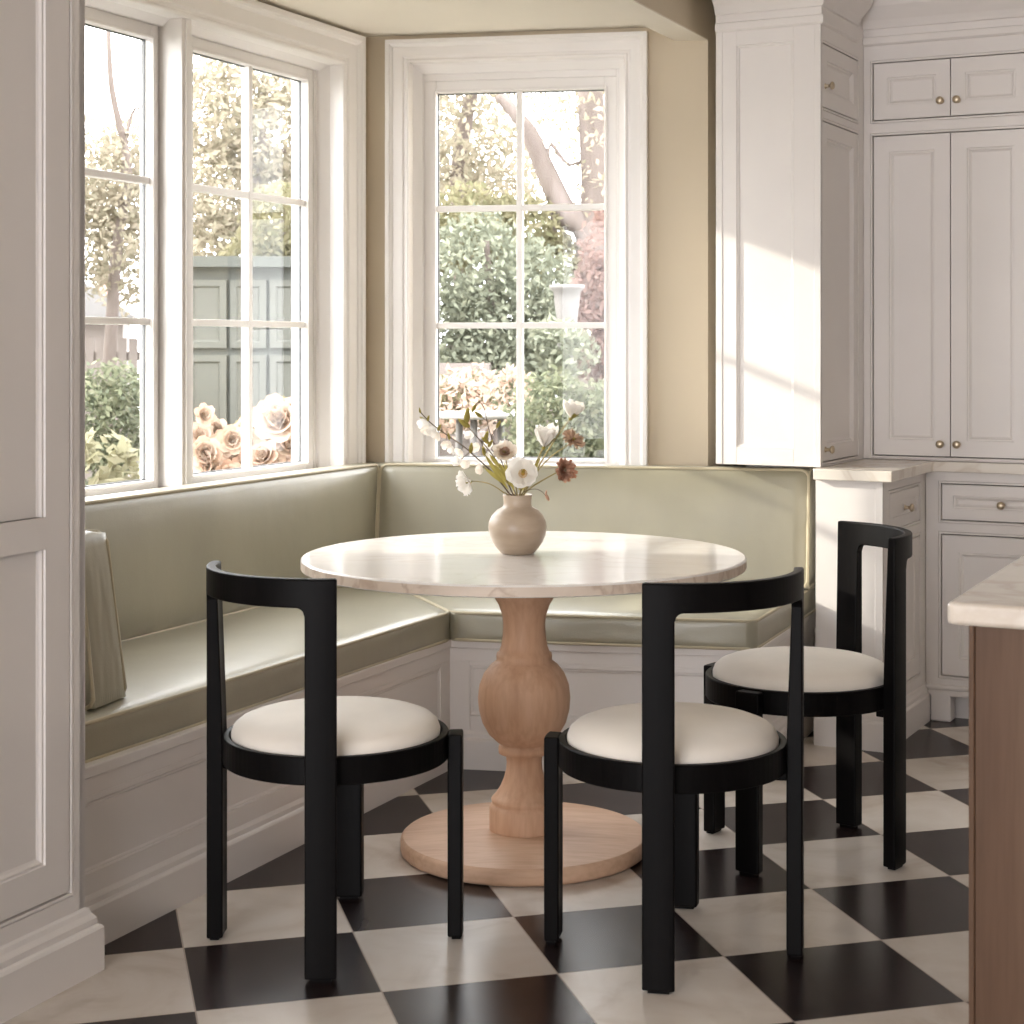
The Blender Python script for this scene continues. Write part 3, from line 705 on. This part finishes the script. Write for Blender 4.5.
def petal(mb, M, c, az, ln, wd, lift, curl, base=.15, nu=6, nv=4, wave=.0):
    """petal from centre c in frame M (columns x,y,axis); lift angle from the flat plane at base, curl adds along"""
    ca,sa = cos(az),sin(az)
    ph = R.uniform(0,6)
    def fn(u,v):
        a = lift+curl*u; s = 0; r_ = 0; h_ = 0
        k = 8
        for i in range(k):
            q = u*(i+.5)/k; r_ += ln*u/k*cos(lift+curl*q); h_ += ln*u/k*sin(lift+curl*q)
        w = wd*(base+(1-base)*sin(min(1,u*1.12)*pi*.62)**.8)*(1-.55*max(0,u-.75)/.25*abs(2*v-1)**2)
        t_ = (v-.5)*w; h_ += abs(2*v-1)**2*w*.16 + wave*sin(v*9+ph)*u
        p = Vector((ca*r_-sa*t_, sa*r_+ca*t_, h_)); return c + M @ p
    mb.grid(nu, nv, fn)
def blob(mb, c, r, M=None, sx=1., sz=1., n=10):
    M = M or Matrix.Identity(3); vs = []; pr = [(0,-1)]+[(cos(a),sin(a)) for a in [(-pi/2+pi*k/n) for k in range(1,n)]]+[(0,1)]
    mm = MB(); mm.lathe([(x*r*sx,y*r*sz) for x,y in pr], 10)
    mb.add([c + M @ Vector(p) for p in mm.v], mm.f, True)
def leaf(mb, p, d, ln, wd, up=(0,-1,0)):
    d = Vector(d).normalized(); s_ = d.cross(Vector(up)).normalized(); n_ = s_.cross(d)
    mb.grid(5,2,lambda u,v: Vector(p)+d*ln*u + s_*(v-.5)*wd*sin(pi*min(1,u*.96+.03))**.8 + n_*(abs(v-.5)*wd*.35 - .12*ln*u*u))
FG = 'flower stems in the beige vase'
def flower(name, label, path, r, parts, stem=STEM):
    """path in photo positions (x,y,depth); parts: list of (part name, material, MB builder)"""
    st = [MOUTH + Vector((R.uniform(-.012,.012),R.uniform(-.012,.012),-.105)), MOUTH+Vector(((path[0][0]-517.5)*PXM*.5,R.uniform(-.012,.012),-.01))]
    pts = [px(*p) for p in path]; full = curve(st+pts); base = st[0]
    t = thing(name, label, 'flower', base, 0, FG)
    m = len(full); b = MB(); b.tube([p-base for p in full], [r*1.35*(1-.45*i/m) for i in range(m)], 7); b.build('stem', stem, t)
    tip = full[-1]; ax = (full[-1]-full[-3]).normalized()
    for nm,ma,fn in parts:
        q = MB(); fn(q, tip, ax); q.v = [tuple(Vector(p)-base) for p in q.v]; q.build(nm, ma, t)
    return t
def head(n, ln, wd, lift, curl, axis=None, rings=1, jit=.12, wave=.002):
    def f(q, tip, ax):
        M = frame_to(axis or ax); off = R.uniform(0,6)
        for r_ in range(rings):
            for k in range(n):
                petal(q, M, tip, off+r_*pi/n+2*pi*k/n+R.uniform(-jit,jit), ln*(1-.14*r_)*R.uniform(.9,1.08), wd, lift+.22*r_, curl, wave=wave)
    return f
def centre(rad, axis=None, up=.004):
    def f(q, tip, ax):
        M = frame_to(axis or ax); blob(q, tip+(Vector(axis) if axis else ax).normalized()*up, rad, M, 1, .7)
        for k in range(16):
            a = 2*pi*k/16; d = M @ Vector((cos(a),sin(a),.55)); q.tube([tip, tip+d*rad*2.0], .0007, 4); blob(q, tip+d*rad*2.0, .0016, n=4)
    return f
def sepals(n, ln, wd, lift=1.0, back=.0):
    def f(q, tip, ax):
        M = frame_to(ax)
        for k in range(n): petal(q, M, tip-ax*back, 2*pi*k/n+.3, ln, wd, lift, .3, nu=4, nv=2)
        blob(q, tip-ax*back, .005, M)
    return f
YEL = mat('golden stamens', (.55,.33,.07), .7)[0]; BRN = mat('brown stamens', (.20,.09,.03), .7)[0]
toward = (-.02,-.9,.28)
flower('anemone', 'large open white bloom facing forward, low in the middle of the vase', [(521,489,-.03),(523,474,-.062)], .0020,
       [('petal_ring', PET_WHITE, head(6,.043,.046,.16,.20,toward,2,.1,.005)), ('flower_centre', YEL, centre(.0052,toward)), ('sepal', SEPAL, sepals(4,.014,.006))])
flower('cosmos', 'white drooping bloom low at the left of the vase, turned away in profile', [(503,492,-.02),(490,484,-.03),(478,481.5,-.03),(470,481.5,-.03)], .0014,
       [('petal_ring', PET_WHITE, head(6,.040,.034,.75,-.45,(-.72,-.55,-.22),2,.2,.004)), ('flower_centre', YEL, centre(.0045,(-.72,-.55,-.22))), ('sepal', SEPAL, sepals(5,.012,.008))])
flower('tulip', 'white cup-shaped bloom with olive sepals right of centre', [(524,490,.0),(533,470,.0),(540,454,-.005),(544,447,-.005)], .0022,
       [('petal_ring', PET_WHITE, head(5,.060,.054,1.12,-.10,(.12,-.15,1),2,.1,.004)), ('sepal', SEPAL, sepals(6,.040,.016,1.08,.003))])
flower('tulip', 'white flaring bloom at the top right, highest of the bouquet', [(527,488,.01),(541,462,.01),(556,438,.01),(567,423,.005),(571,418,.0)], .0022,
       [('petal_ring', PET_WHITE, head(6,.050,.048,.95,-.05,(.22,-.22,.95),2,.1,.004)), ('sepal', SEPAL, sepals(5,.027,.014,.95,.003))])
flower('scabiosa', 'rust brown pincushion bloom at the right of the bouquet', [(528,490,-.02),(543,480,-.03),(555,473.5,-.03),(563,470,-.032)], .0019,
       [('petal_ring', PET_RUST, head(16,.037,.013,.45,.1,(.45,-.85,.08),4,.2,.003)), ('flower_centre', PET_PINK, centre(.008,(.45,-.85,.08),.006)), ('sepal', SEPAL, sepals(6,.016,.010,.6,.003))])
flower('dried_bloom', 'small ragged brown bloom between the white cup and the rust pincushion', [(527,487,.03),(540,468,.03),(553,455,.03),(565,447,.03),(572,441,.03)], .0016,
       [('petal_ring', PET_BEIGE, head(12,.034,.010,.45,-.35,(.35,-.55,.6),2,.3,.005)), ('flower_centre', BRN, centre(.005,(.35,-.55,.6))), ('sepal', SEPAL, sepals(4,.012,.007))])
flower('anemone', 'cream bloom with a wide brown centre behind the large white one', [(513,488,.02),(508,470,.01),(505,455,-.005)], .0019,
       [('petal_ring', PET_CREAM, head(8,.037,.030,.45,.2,(-.02,-.75,.62),2,.15,.004)), ('flower_centre', PET_BEIGE, lambda q,tip,ax: [head(14,.019,.008,.5,.4,(-.02,-.75,.62),3)(q,tip+Vector((0,-.004,.003)),ax), centre(.005,(-.02,-.75,.62))(q,tip,ax)]), ('sepal', SEPAL, sepals(4,.018,.010))])
def blossoms(spots, n=5, s=.017):
    def one(x,y,d):
        def f(q, tip, ax):
            c = px(x,y,d); a = Vector((R.uniform(-.6,.3),-.6,R.uniform(-.5,.4))); M = frame_to(a)
            for k in range(n): petal(q, M, c, 2*pi*k/n+R.uniform(0,.4), s*R.uniform(.8,1.2), s*.9, .45, .35, nu=4, nv=3)
        return f
    return [('blossom', PET_WHITE if i%2 else PET_CREAM, one(*p)) for i,p in enumerate(spots)]
def buds(spots, s=.0068, ma=None):
    def one(x,y,dx,dy,k):
        def f(q, tip, ax):
            c = px(x,y); d = Vector((dx,0,-dy)).normalized(); blob(q, c, s*k, frame_to(d), .62, 1.35)
            leaf(q, c-d*s*k, d, s*3*k, s*1.1*k)
        return f
    return [('bud', ma or SEPAL, one(*p)) for p in spots]
def twigs(segs, r=.0011):
    return [('twig', DSTEM, (lambda q,tip,ax,sg=sg: q.tube([px(*p) for p in sg], r, 5))) for sg in segs]
def leaves(items):
    return [('leaf', SEPAL, (lambda q,tip,ax,it=it: leaf(q, px(it[0],it[1],-.01), (it[2],-.15,it[3]), it[4], it[5]))) for it in items]
flower('blossom_branch', 'long arching branch of tiny white blossoms reaching furthest left', [(508,492,.0),(492,472,.0),(478,459,.0),(463,446,.0),(447,435,.0),(432,424,.0),(423,415,.0),(420,411,.0)], .0017,
       blossoms([(425,430,0),(431,431,-.01),(437,434,0),(423,423,0),(446,443,-.01),(453,447,-.01),(461,450,.01),(458,463,-.01),(481,470,-.01),(470,436,.01),(479,447,.01),(489,457,.0),(466,462,-.01),(490,446,.015)])
        + buds([(420,411,-.2,-1,.7),(423,419,-.8,-.5,.8),(428,419,.3,-1,.8),(439,428,.5,-1,.9),(449,437,-.2,-1,.9),(471,449,.1,-1,1.3)])
        + twigs([((447,435,0),(446,442,0)),((463,446,0),(461,451,0)),((470,452,0),(458,462,-.01)),((485,465,0),(481,470,-.01)),((436,427,0),(436,433,0))]), DSTEM)
flower('bud_branch', 'upright twig with a folded leaf bud at its tip, left of centre', [(511,490,-.01),(499,465,-.01),(488,449,-.01),(478,438,-.01),(468,427,-.01)], .0015,
       buds([(465,424,-.8,-.6,1.7),(467,417,.1,-1,1.9),(486,437,.3,-1,1.3),(484,452,-.2,-1,1.2)]) + leaves([(508,489,-.5,.75,.11,.012),(505,484,-.75,.6,.07,.011),(500,468,-.6,.8,.045,.010)]), DSTEM)
flower('bud_branch', 'tall thin dark twig bent over at the top, with drooping buds', [(514,490,.01),(505,470,.01),(497,450,.01),(491,436,.01),(487,421,.01),(484,408,.01),(479,402,.01),(474,406,.01)], .0012,
       buds([(474,408,-.4,.8,1.1),(479,415,-.8,-.6,1.2),(498,425,.5,-.9,1.0),(486,441,-.7,-.6,1.2),(490,444,.6,-.9,1.0)]) + twigs([((487,421,.01),(479,415,.01)),((491,437,.01),(498,426,.01))]), DSTEM)
flower('bud_branch', 'thin low twig ending in a tiny brown bud right of the vase neck', [(524,492,-.03),(534,489,-.03),(541,491,-.03),(546,496,-.03)], .0009,
       buds([(547,497,.5,.9,1.1),(546,493,.2,-1,.7)], .006, PET_RUST), DSTEM)
flower('leaf_spray', 'spray of narrow olive leaves rising from the middle of the vase', [(516,488,-.02),(513,474,-.03),(510,462,-.03)], .0016,
       leaves([(514,490,-.35,1,.075,.012),(519,490,.35,1,.07,.011),(521,491,.7,.9,.075,.010),(511,486,-.7,.9,.07,.013),(508,480,-.5,1,.05,.012),(526,486,.5,1,.09,.009)]))

# ------------------------------------------------------------------ garden beyond the windows
GZ = -.35
b = MB(); b.box(-16,12,5.0,34,GZ-.05,GZ); o = b.build('garden_ground', GROUND); struct(o, 'garden ground outside')
b = MB(); b.box(-16,-2.4,-4,5.0,GZ-.05,GZ); o = b.build('garden_ground', GROUND); struct(o, 'garden ground outside')
def gp(x, y, Y): return Vector(((x-558.5)*Y/1719.25, Y, 1.31-(y-345)*Y/1719.25))
def foliage(mb, c, rad, n, s, flat=.0, shell=.55):
    c = Vector(c)
    for _ in range(n):
        while True:
            p = Vector((R.uniform(-1,1),R.uniform(-1,1),R.uniform(-1,1)))
            if shell < p.length <= 1: break
        p = Vector((p.x*rad[0],p.y*rad[1],p.z*rad[2]))*R.uniform(.92,1.05)+c
        d = Vector((R.gauss(0,1),R.gauss(0,1),R.gauss(0,1)-.2)).normalized(); e = d.orthogonal().normalized(); e = Matrix.Rotation(R.uniform(0,6.3),3,d) @ e
        q = s*R.uniform(.6,1.25); w = e.cross(d)*q*.45; 
        mb.add([p-e*q, p-w, p+e*q, p+w], [(0,1,2,3)])
def limb(mb, pts, r0, r1):
    c = curve(pts, 5); m = len(c); mb.tube(c, [r0+(r1-r0)*i/(m-1) for i in range(m)], 9)
def plant(name, label, cat, base, clumps, lm, n, s, limbs=(), group=None, extra=None, lname='foliage'):
    t = thing(name, label, cat, base, 0, group); bs = Vector(base)
    b = MB(); tot = sum(r[0]*r[2] for _,r in clumps)
    for c,r in clumps: foliage(b, Vector(c)-bs, r, int(n*r[0]*r[2]/tot), s)
    b.build(lname, lm, t)
    if limbs:
        b = MB()
        for pts,r0,r1 in limbs: limb(b, [Vector(p)-bs for p in pts], r0, r1)
        b.build('trunk', BARK, t)
    if extra:
        for nm,ma,cl,k,sz in extra:
            b = MB()
            for c,r in cl: foliage(b, Vector(c)-bs, r, k, sz)
            b.build(nm, ma, t)
    return t
TG = 'trees in the garden'
def tree(label, x, Y, clumps, lm, n, s, limbs, name='tree'):
    base = gp(x, 345, Y); base.z = GZ
    return plant(name, label, 'tree', base, [(gp(cx,cy,Y+dy), (rx,rx,rz)) for cx,cy,dy,rx,rz in clumps], lm, n, s, [([base]+[gp(*p[:2],Y) for p in pts], r0, r1) for pts,r0,r1 in limbs], TG)
# seen through the back window
tree('leaning grey trunk with a forked limb, right half of the back window', 600, 13.0,
     [(585,130,.6,.5,.3),(560,100,.3,.35,.3),(540,225,.8,.35,.3),(640,150,0,.6,.8),(600,60,0,.7,.5)], LEAF_PALE, 2400, .036,
     [([(594,330),(590,270),(596,200),(593,140),(590,80),(595,10)],.16,.085),([(592,262),(566,215),(545,170),(530,135),(516,115),(498,95)],.12,.04),([(548,176),(570,165),(600,158)],.02,.012)])
tree('pale autumn tree filling the upper left panes of the back window', 470, 15.0,
     [(450,120,0,.75,.7),(480,170,.5,.6,.6),(440,185,0,.6,.5),(505,205,.8,.5,.4),(430,60,0,.8,.6)], LEAF_PALE, 7500, .042,
     [([(462,250),(458,180),(466,120),(480,60)],.10,.05)])
tree('bushy blue-green evergreen in the middle left panes of the back window', 490, 11.5,
     [(478,270,0,.36,.42),(500,320,.0,.40,.40),(462,330,.1,.34,.35),(535,300,.3,.30,.45),(490,375,0,.5,.35),(545,345,.3,.3,.4),(566,352,-1.75,.20,.16),(556,340,-1.75,.16,.14)], LEAF_DARK, 13000, .030,
     [([(492,390),(490,300),(486,240)],.05,.02)], 'evergreen_tree')
tree('yellow-green shrubby tree above the evergreen, middle of the back window', 510, 13.0,
     [(470,225,0,.42,.32),(520,235,0,.40,.32),(545,270,0,.32,.3),(440,245,0,.35,.3)], LEAF_YEL, 5500, .036,
     [([(500,330),(500,260),(498,220)],.05,.02)])
tree('russet-leaved shrub at the right edge of the back window', 604, 11.0,
     [(600,300,0,.20,.34),(592,345,0,.22,.24),(612,250,0,.22,.3),(618,320,0,.3,.4)], LEAF_RED, 4000, .028,
     [([(603,360),(602,300),(606,250)],.03,.012)])
bx = gp(566,365,8.2); bx.z = GZ
plant('boxwood_shrub', 'rounded green boxwood below the right panes of the back window', 'shrub', bx, [(Vector((bx.x,8.2,.55)),(.32,.30,.62)),(Vector((bx.x-.06,8.2,.9)),(.25,.25,.30)),(Vector((bx.x+.18,8.3,.8)),(.26,.25,.36))], LEAF_MID, 9000, .021, [([bx,bx+Vector((0,0,.8))],.03,.02)])
# fence of boards behind
FY = 12.6
t = thing('board_fence', 'grey-brown board fence behind the shrubs in the back window', 'fence', (gp(520,345,FY).x,FY,GZ))
for k in range(26):
    x0 = -1.9+k*.145; b = MB(); hh = 1.62+R.uniform(-.02,.02); b.box(x0,x0+.132,0,.022,0,hh); o = b.build('board', FENCEM, t)
b = MB(); b.box(-1.95,1.95,.022,.06,.35,.44); b.box(-1.95,1.95,.022,.06,1.35,1.44); b.box(-1.95,1.95,-.03,.05,1.60,1.66); b.build('rail', FENCEM, t)
u0 = gp(567,345,10.2)
t = thing('stone_urn_pillar', 'white stone pillar with an urn top in the right panes of the back window', 'pillar', (u0.x,10.2,GZ))
zt_ = gp(567,285,10.2).z-GZ
b = MB(); b.lathe([(0,0),(.10,0),(.10,.08),(.07,.10),(.062,.14),(.058,zt_-.34),(.075,zt_-.30),(.055,zt_-.27),(.062,zt_-.20),(.075,zt_-.10),(.080,zt_-.04),(.105,zt_-.02),(.105,zt_),(0,zt_)], 20); b.build('shaft', STONE, t)
g0 = gp(463,455,9.6)
t = thing('garden_bench', 'pale pink-white garden bench seen in the lower left pane of the back window', 'bench', (gp(455,345,10.5).x,10.5,GZ), radians(-14))
zb_ = gp(455,368,10.5).z-GZ
for k in range(3):
    b = MB(); b.box(-.30,.22,.0,.025,zb_-.05-.11*k,zb_+.03-.11*k); b.build('back_slat', SIDING, t)
b = MB(); b.box(-.30,.22,-.40,.0,zb_-.42,zb_-.38); b.build('seat', SIDING, t)
for sx in (-.28,.17):
    for sy in (-.38,-.02):
        b = MB(); b.box(sx,sx+.05,sy,sy+.05,0,zb_+.02 if sy > -.1 else zb_-.40); b.build('leg', SIDING, t)
w0 = gp(470,420,9.3)
t = thing('garden_table', 'white garden table in the sunlight below the bench in the back window', 'table', (gp(478,345,8.6).x,8.6,GZ))
zt2 = gp(478,412,8.6).z-GZ
b = MB(); b.lathe([(0,zt2-.03),(.20,zt2-.03),(.205,zt2-.015),(.20,zt2),(0,zt2)], 32); b.build('tabletop', m_paint('white outdoor enamel',(.34,.325,.31),.5), t)
for k in range(3):
    b = MB(); a = 2*pi*k/3+.4; b.tube([(.17*cos(a),.17*sin(a),0),(.12*cos(a),.12*sin(a),zt2-.03)], .018, 8); b.build('leg', STONE, t)
f0 = gp(455,400,9.6); f0.z = GZ
plant('flower_bush', 'pale yellow and pink flowering bush left of the garden table in the back window', 'shrub', f0, [(gp(450,405,9.6),(.25,.2,.16)),(gp(470,395,9.8),(.2,.2,.14)),(Vector((f0.x,9.6,.1)),(.35,.3,.45))], LEAF_YEL, 3200, .03, (), None, [('blossom', PET_PINK, [(gp(446,403,9.4),(.25,.2,.2)),(gp(476,400,9.6),(.18,.15,.2))], 500, .03)])
f1 = gp(516,400,9.0); f1.z = GZ
plant('flower_bush', 'small pink flowering bush against the centre bar of the back window', 'shrub', f1, [(gp(512,400,9.0),(.10,.1,.16)),(Vector((f1.x,9.0,.2)),(.14,.14,.55))], LEAF_MID, 1500, .024, (), None, [('blossom', PET_PINK, [(gp(512,396,8.9),(.12,.1,.17))], 420, .022)])
# seen through the left window
tree('pale airy tree behind the left sash of the double window', 100, 14.0,
     [(90,230,0,.55,.55),(120,200,.4,.45,.5),(140,250,.6,.5,.6),(70,170,0,.6,.5),(140,150,.5,.35,.3)], LEAF_PALE, 8500, .037,
     [([(112,320),(118,240),(128,170),(112,90),(108,20)],.06,.018),([(125,150),(150,110)],.02,.01)])
tree('pale olive tree filling the upper panes of the right sash', 240, 12.0,
     [(215,110,0,.45,.40),(255,85,.3,.45,.38),(285,130,0,.40,.42),(205,190,0,.45,.5),(250,200,.4,.5,.45),(292,205,.2,.40,.42),(230,255,0,.4,.35)], LEAF_PALE, 12000, .035,
     [([(252,340),(248,250),(258,170),(266,100)],.07,.025),([(255,190),(290,150),(310,120)],.025,.012)])
tree('yellow-green tree in the right sash, lower and nearer than the olive tree', 280, 11.0,
     [(285,225,0,.30,.28),(262,262,.2,.28,.22),(300,265,0,.22,.22)], LEAF_YEL, 3600, .032, [([(285,330),(284,260),(282,220)],.04,.015)])
h0_ = gp(118,400,9.0); h0_.z = GZ
plant('clipped_shrub', 'dense green shrub in the lowest pane of the left sash', 'shrub', h0_, [(gp(112,415,9.0),(.26,.24,.30)),(gp(130,420,9.1),(.22,.22,.28)),(gp(95,430,9.0),(.24,.22,.32)),(Vector((h0_.x,9,.1)),(.42,.3,.45))], LEAF_MID, 8500, .022, [([h0_,h0_+Vector((0,0,.7))],.03,.02)])
y0_ = gp(105,460,7.4); y0_.z = GZ
plant('leafy_plant', 'pale yellow broad-leaved plant close to the glass of the left sash', 'plant', y0_, [(gp(100,462,7.4),(.16,.14,.14)),(gp(128,470,7.4),(.13,.13,.10)),(Vector((y0_.x,7.4,.15)),(.25,.2,.45))], m_leaf('pale yellow leaves',[(.24,.23,.15),(.30,.28,.2),(.2,.19,.11)]), 620, .050, [([y0_,y0_+Vector((0,0,.9))],.012,.006)])
# trees further left, out along the garden edge
def far_tree(label, X, Y, hgt, rad, lm, n):
    base = Vector((X,Y,GZ)); top = Vector((X,Y,hgt))
    cl = [(top+Vector((dx*rad,dy*rad,dz*rad)), (rad*.62,rad*.62,rad*.55)) for dx,dy,dz in ((0,0,0),(.6,.1,-.35),(-.55,.2,-.3),(.1,-.45,-.65),(-.2,.4,.35),(.35,.2,.3),(0,.1,-1.0))]
    return plant('tree', label, 'tree', base, cl, lm, n, .05, [([base, base+(top-base)*.5+Vector((.05,0,0)), top],.09,.03)], TG)
far_tree('round pale tree furthest left beyond the double window, past the picket fence', -5.4, 11.0, 2.0, 1.15, LEAF_PALE, 4200)
far_tree('tall yellow-green tree furthest left of the garden, beyond the pale house', -8.2, 14.0, 2.6, 1.6, LEAF_YEL, 4200)
far_tree('pale tree right of the leaning trunk, mostly hidden by the wall beside the back window', 2.2, 15.0, 2.4, 1.3, LEAF_PALE, 3600)
# unseen hedge row, added to cut low sky light into the left window
for k,yy in enumerate((2.6,5.0,7.4,9.8)):
    bb_ = Vector((-12.0-.25*k,yy,GZ))
    plant('tall_hedge', ['tall hedge bush on the garden boundary, nearest the kitchen','tall hedge bush on the garden boundary, second from the kitchen','tall hedge bush on the garden boundary, third from the kitchen','tall hedge bush on the garden boundary, furthest from the kitchen'][k], 'hedge', bb_,
          [(bb_+Vector((0,0,.9)),(.9,1.12,1.0)),(bb_+Vector((0,0,2.2)),(.9,1.12,1.1)),(bb_+Vector((0,0,3.5)),(.8,1.1,1.0))], LEAF_MID, 2600, .13, [([bb_,bb_+Vector((0,0,2)),bb_+Vector((0,0,3.6))],.08,.03)], 'hedge bushes along the garden boundary')
# house and picket fence far left
HY = 17.0; hx = gp(100,345,HY)
t = thing('neighbour_house', 'pale neighbouring house with a gabled roof behind the left sash', 'building', (hx.x,HY,GZ), radians(12))
he = gp(100,315,HY).z-GZ; hr = gp(88,268,HY).z-GZ
b = MB(); b.box(-1.4,.22,0,2,0,he); b.build('wall', SIDING, t)
b = MB(); b.add([(-1.6,-.2,he-.02),(.34,-.2,he-.02),(-.35,-.2,hr),(-1.6,2.2,he-.02),(.34,2.2,he-.02),(-.35,2.2,hr)], [(0,1,2),(5,4,3),(0,3,4,1),(1,4,5,2),(2,5,3,0)]); b.build('roof', ROOFM, t)
b = MB(); b.box(-.05,.10,.6,.8,he,hr+.05); b.build('chimney', m_paint('brick pink',(.50,.35,.30),.9), t)
PY = 15.0; pxx = gp(105,345,PY)
t = thing('picket_fence', 'white picket fence in front of the pale house', 'fence', (pxx.x,PY,GZ))
ph = gp(105,338,PY).z-GZ
for k in range(11):
    x0 = -.55+k*.095; b = MB(); b.box(x0,x0+.072,0,.02,0,ph); b.build('picket', SIDING, t)
b = MB(); b.box(-.6,.55,.02,.05,ph-.2,ph-.12); b.box(-.6,.55,.02,.05,.3,.38); b.build('rail', SIDING, t)
# grey garden house with panelled doors behind the right sash
SY = 9.6; sx0 = gp(248,345,SY)
t = thing('garden_shed', 'grey-green panelled garden shed behind the roses in the right sash', 'shed', (sx0.x,SY,GZ), radians(4))
zs = gp(248,262,SY).z-GZ
b = MB(); b.box(-.36,.34,.03,.6,0,zs-.03); b.build('wall', GREYP, t)
for k,(a0,a1) in enumerate(((-.34,-.12),(-.10,.10),(.12,.32))):
    b = MB(); b.nest((a0,a1,.1,zs-.52), 0, [(0,0),(.035,0),(.045,.012)], .03); b.build('door', m_paint('sage panel',(.085,.086,.074),.7), t)
    b = MB(); b.nest((a0,a1,zs-.48,zs-.1), 0, [(0,0),(.035,0),(.045,.012)], .03); b.build('panel', m_paint('sage panel',(.085,.086,.074),.7), t)
b = MB(); b.box(-.42,.40,-.06,.66,zs-.03,zs+.03); b.build('roof', GREYP, t)
# rose bush near the glass
def rose(q, c, s, a=None):
    a = Vector(a or (R.uniform(-.6,.6),-.8,R.uniform(0,.7))); M = frame_to(a)
    for r_ in range(4):
        for k in range(6): petal(q, M, c, r_*.5+2*pi*k/6, s*(1-.2*r_), s*.8, .25+.3*r_, .35, nu=3, nv=2)
r0_ = gp(250,470,7.2); r0_.z = GZ
t = thing('rose_bush', 'peach and white rose bush in full bloom close behind the right sash', 'shrub', r0_)
b = MB()
for c,rd in ((gp(215,450,7.2),(.13,.12,.10)),(gp(262,440,7.2),(.14,.12,.12)),(gp(285,425,7.3),(.10,.1,.10)),(Vector((r0_.x,7.2,.2)),(.28,.2,.5))): foliage(b, c-r0_, rd, 700, .028)
b.build('foliage', LEAF_YEL, t)
for i,(x,y,s) in enumerate([(280,422,.085),(262,418,.055),(246,432,.05),(205,452,.055),(222,446,.05),(238,456,.05),(212,470,.05),(200,438,.05),(255,452,.055),(270,470,.06),(292,448,.06),(285,470,.06),(228,476,.05),(196,476,.05),(252,474,.05),(298,412,.05),(203,416,.04),(218,430,.045),(232,440,.05),(270,440,.06),(290,432,.055),(265,458,.06),(245,466,.055),(300,470,.055),(207,462,.05)]):
    b = MB(); rose(b, gp(x,y,6.86+.07*(i%3))-r0_, s*1.35); b.build('rose', PET_PINK, t)

# ------------------------------------------------------------------ light
wd = bpy.data.worlds.new('sky'); SC.world = wd; wd.use_nodes = True
bg = wd.node_tree.nodes['Background']; bg.inputs[0].default_value = (.97,.965,1.0,1); bg.inputs[1].default_value = 10.6
sl = bpy.data.lights.new('sun', 'SUN'); sl.energy = 6.0; sl.angle = radians(1.2); sl.color = (1,.93,.82)
so = bpy.data.objects.new('sun', sl); COL.objects.link(so)
EL = radians(19.9); sd = Vector((1,-.08,0)).normalized()*cos(EL)+Vector((0,0,-sin(EL)))
so.rotation_euler = sd.to_track_quat('-Z','Y').to_euler(); so.location = (-6,5.5,4)
def portal(name, o, a, x0, x1, z0, z1, y):
    l = bpy.data.lights.new(name,'AREA'); l.shape = 'RECTANGLE'; l.size = x1-x0; l.size_y = z1-z0; l.cycles.is_portal = True
    ob = bpy.data.objects.new(name,l); COL.objects.link(ob); p = W(o,a,(x0+x1)/2,y); ob.location = (*p,(z0+z1)/2)
    n = Vector((sin(a),-cos(a),0)); ob.rotation_euler = n.to_track_quat('-Z','Y').to_euler()
portal('sky_portal', C0, AL, -2.06,-.187,.87,2.30,.21)
portal('sky_portal', C0, AB, .165,.95,.87,2.33,.21)
portal('sky_portal', RF, aE, 1.3,5.4,.25,2.45,.21)

# ------------------------------------------------------------------ camera and view
cd = bpy.data.cameras.new('camera'); cam = bpy.data.objects.new('camera', cd); COL.objects.link(cam); SC.camera = cam
cam.location = (0,0,1.31); cam.rotation_euler = (pi/2,0,0)
cd.sensor_width = 36; cd.lens = 1719.25/1024*36; cd.shift_x = -(558.5-512)/1024; cd.shift_y = -(512-345)/1024
cd.dof.use_dof = True; cd.dof.focus_distance = 4.6; cd.dof.aperture_fstop = 9.0
cd.clip_start = .05; cd.clip_end = 200
SC.view_settings.view_transform = 'Standard'; SC.view_settings.look = 'None'; SC.view_settings.exposure = 0.03; SC.view_settings.gamma = 1
SC.view_settings.use_curve_mapping = False
SC.cycles.use_denoising = True
SC.cycles.max_bounces = 12; SC.cycles.diffuse_bounces = 6; SC.cycles.transparent_max_bounces = 24
SC.cycles.sample_clamp_indirect = 8
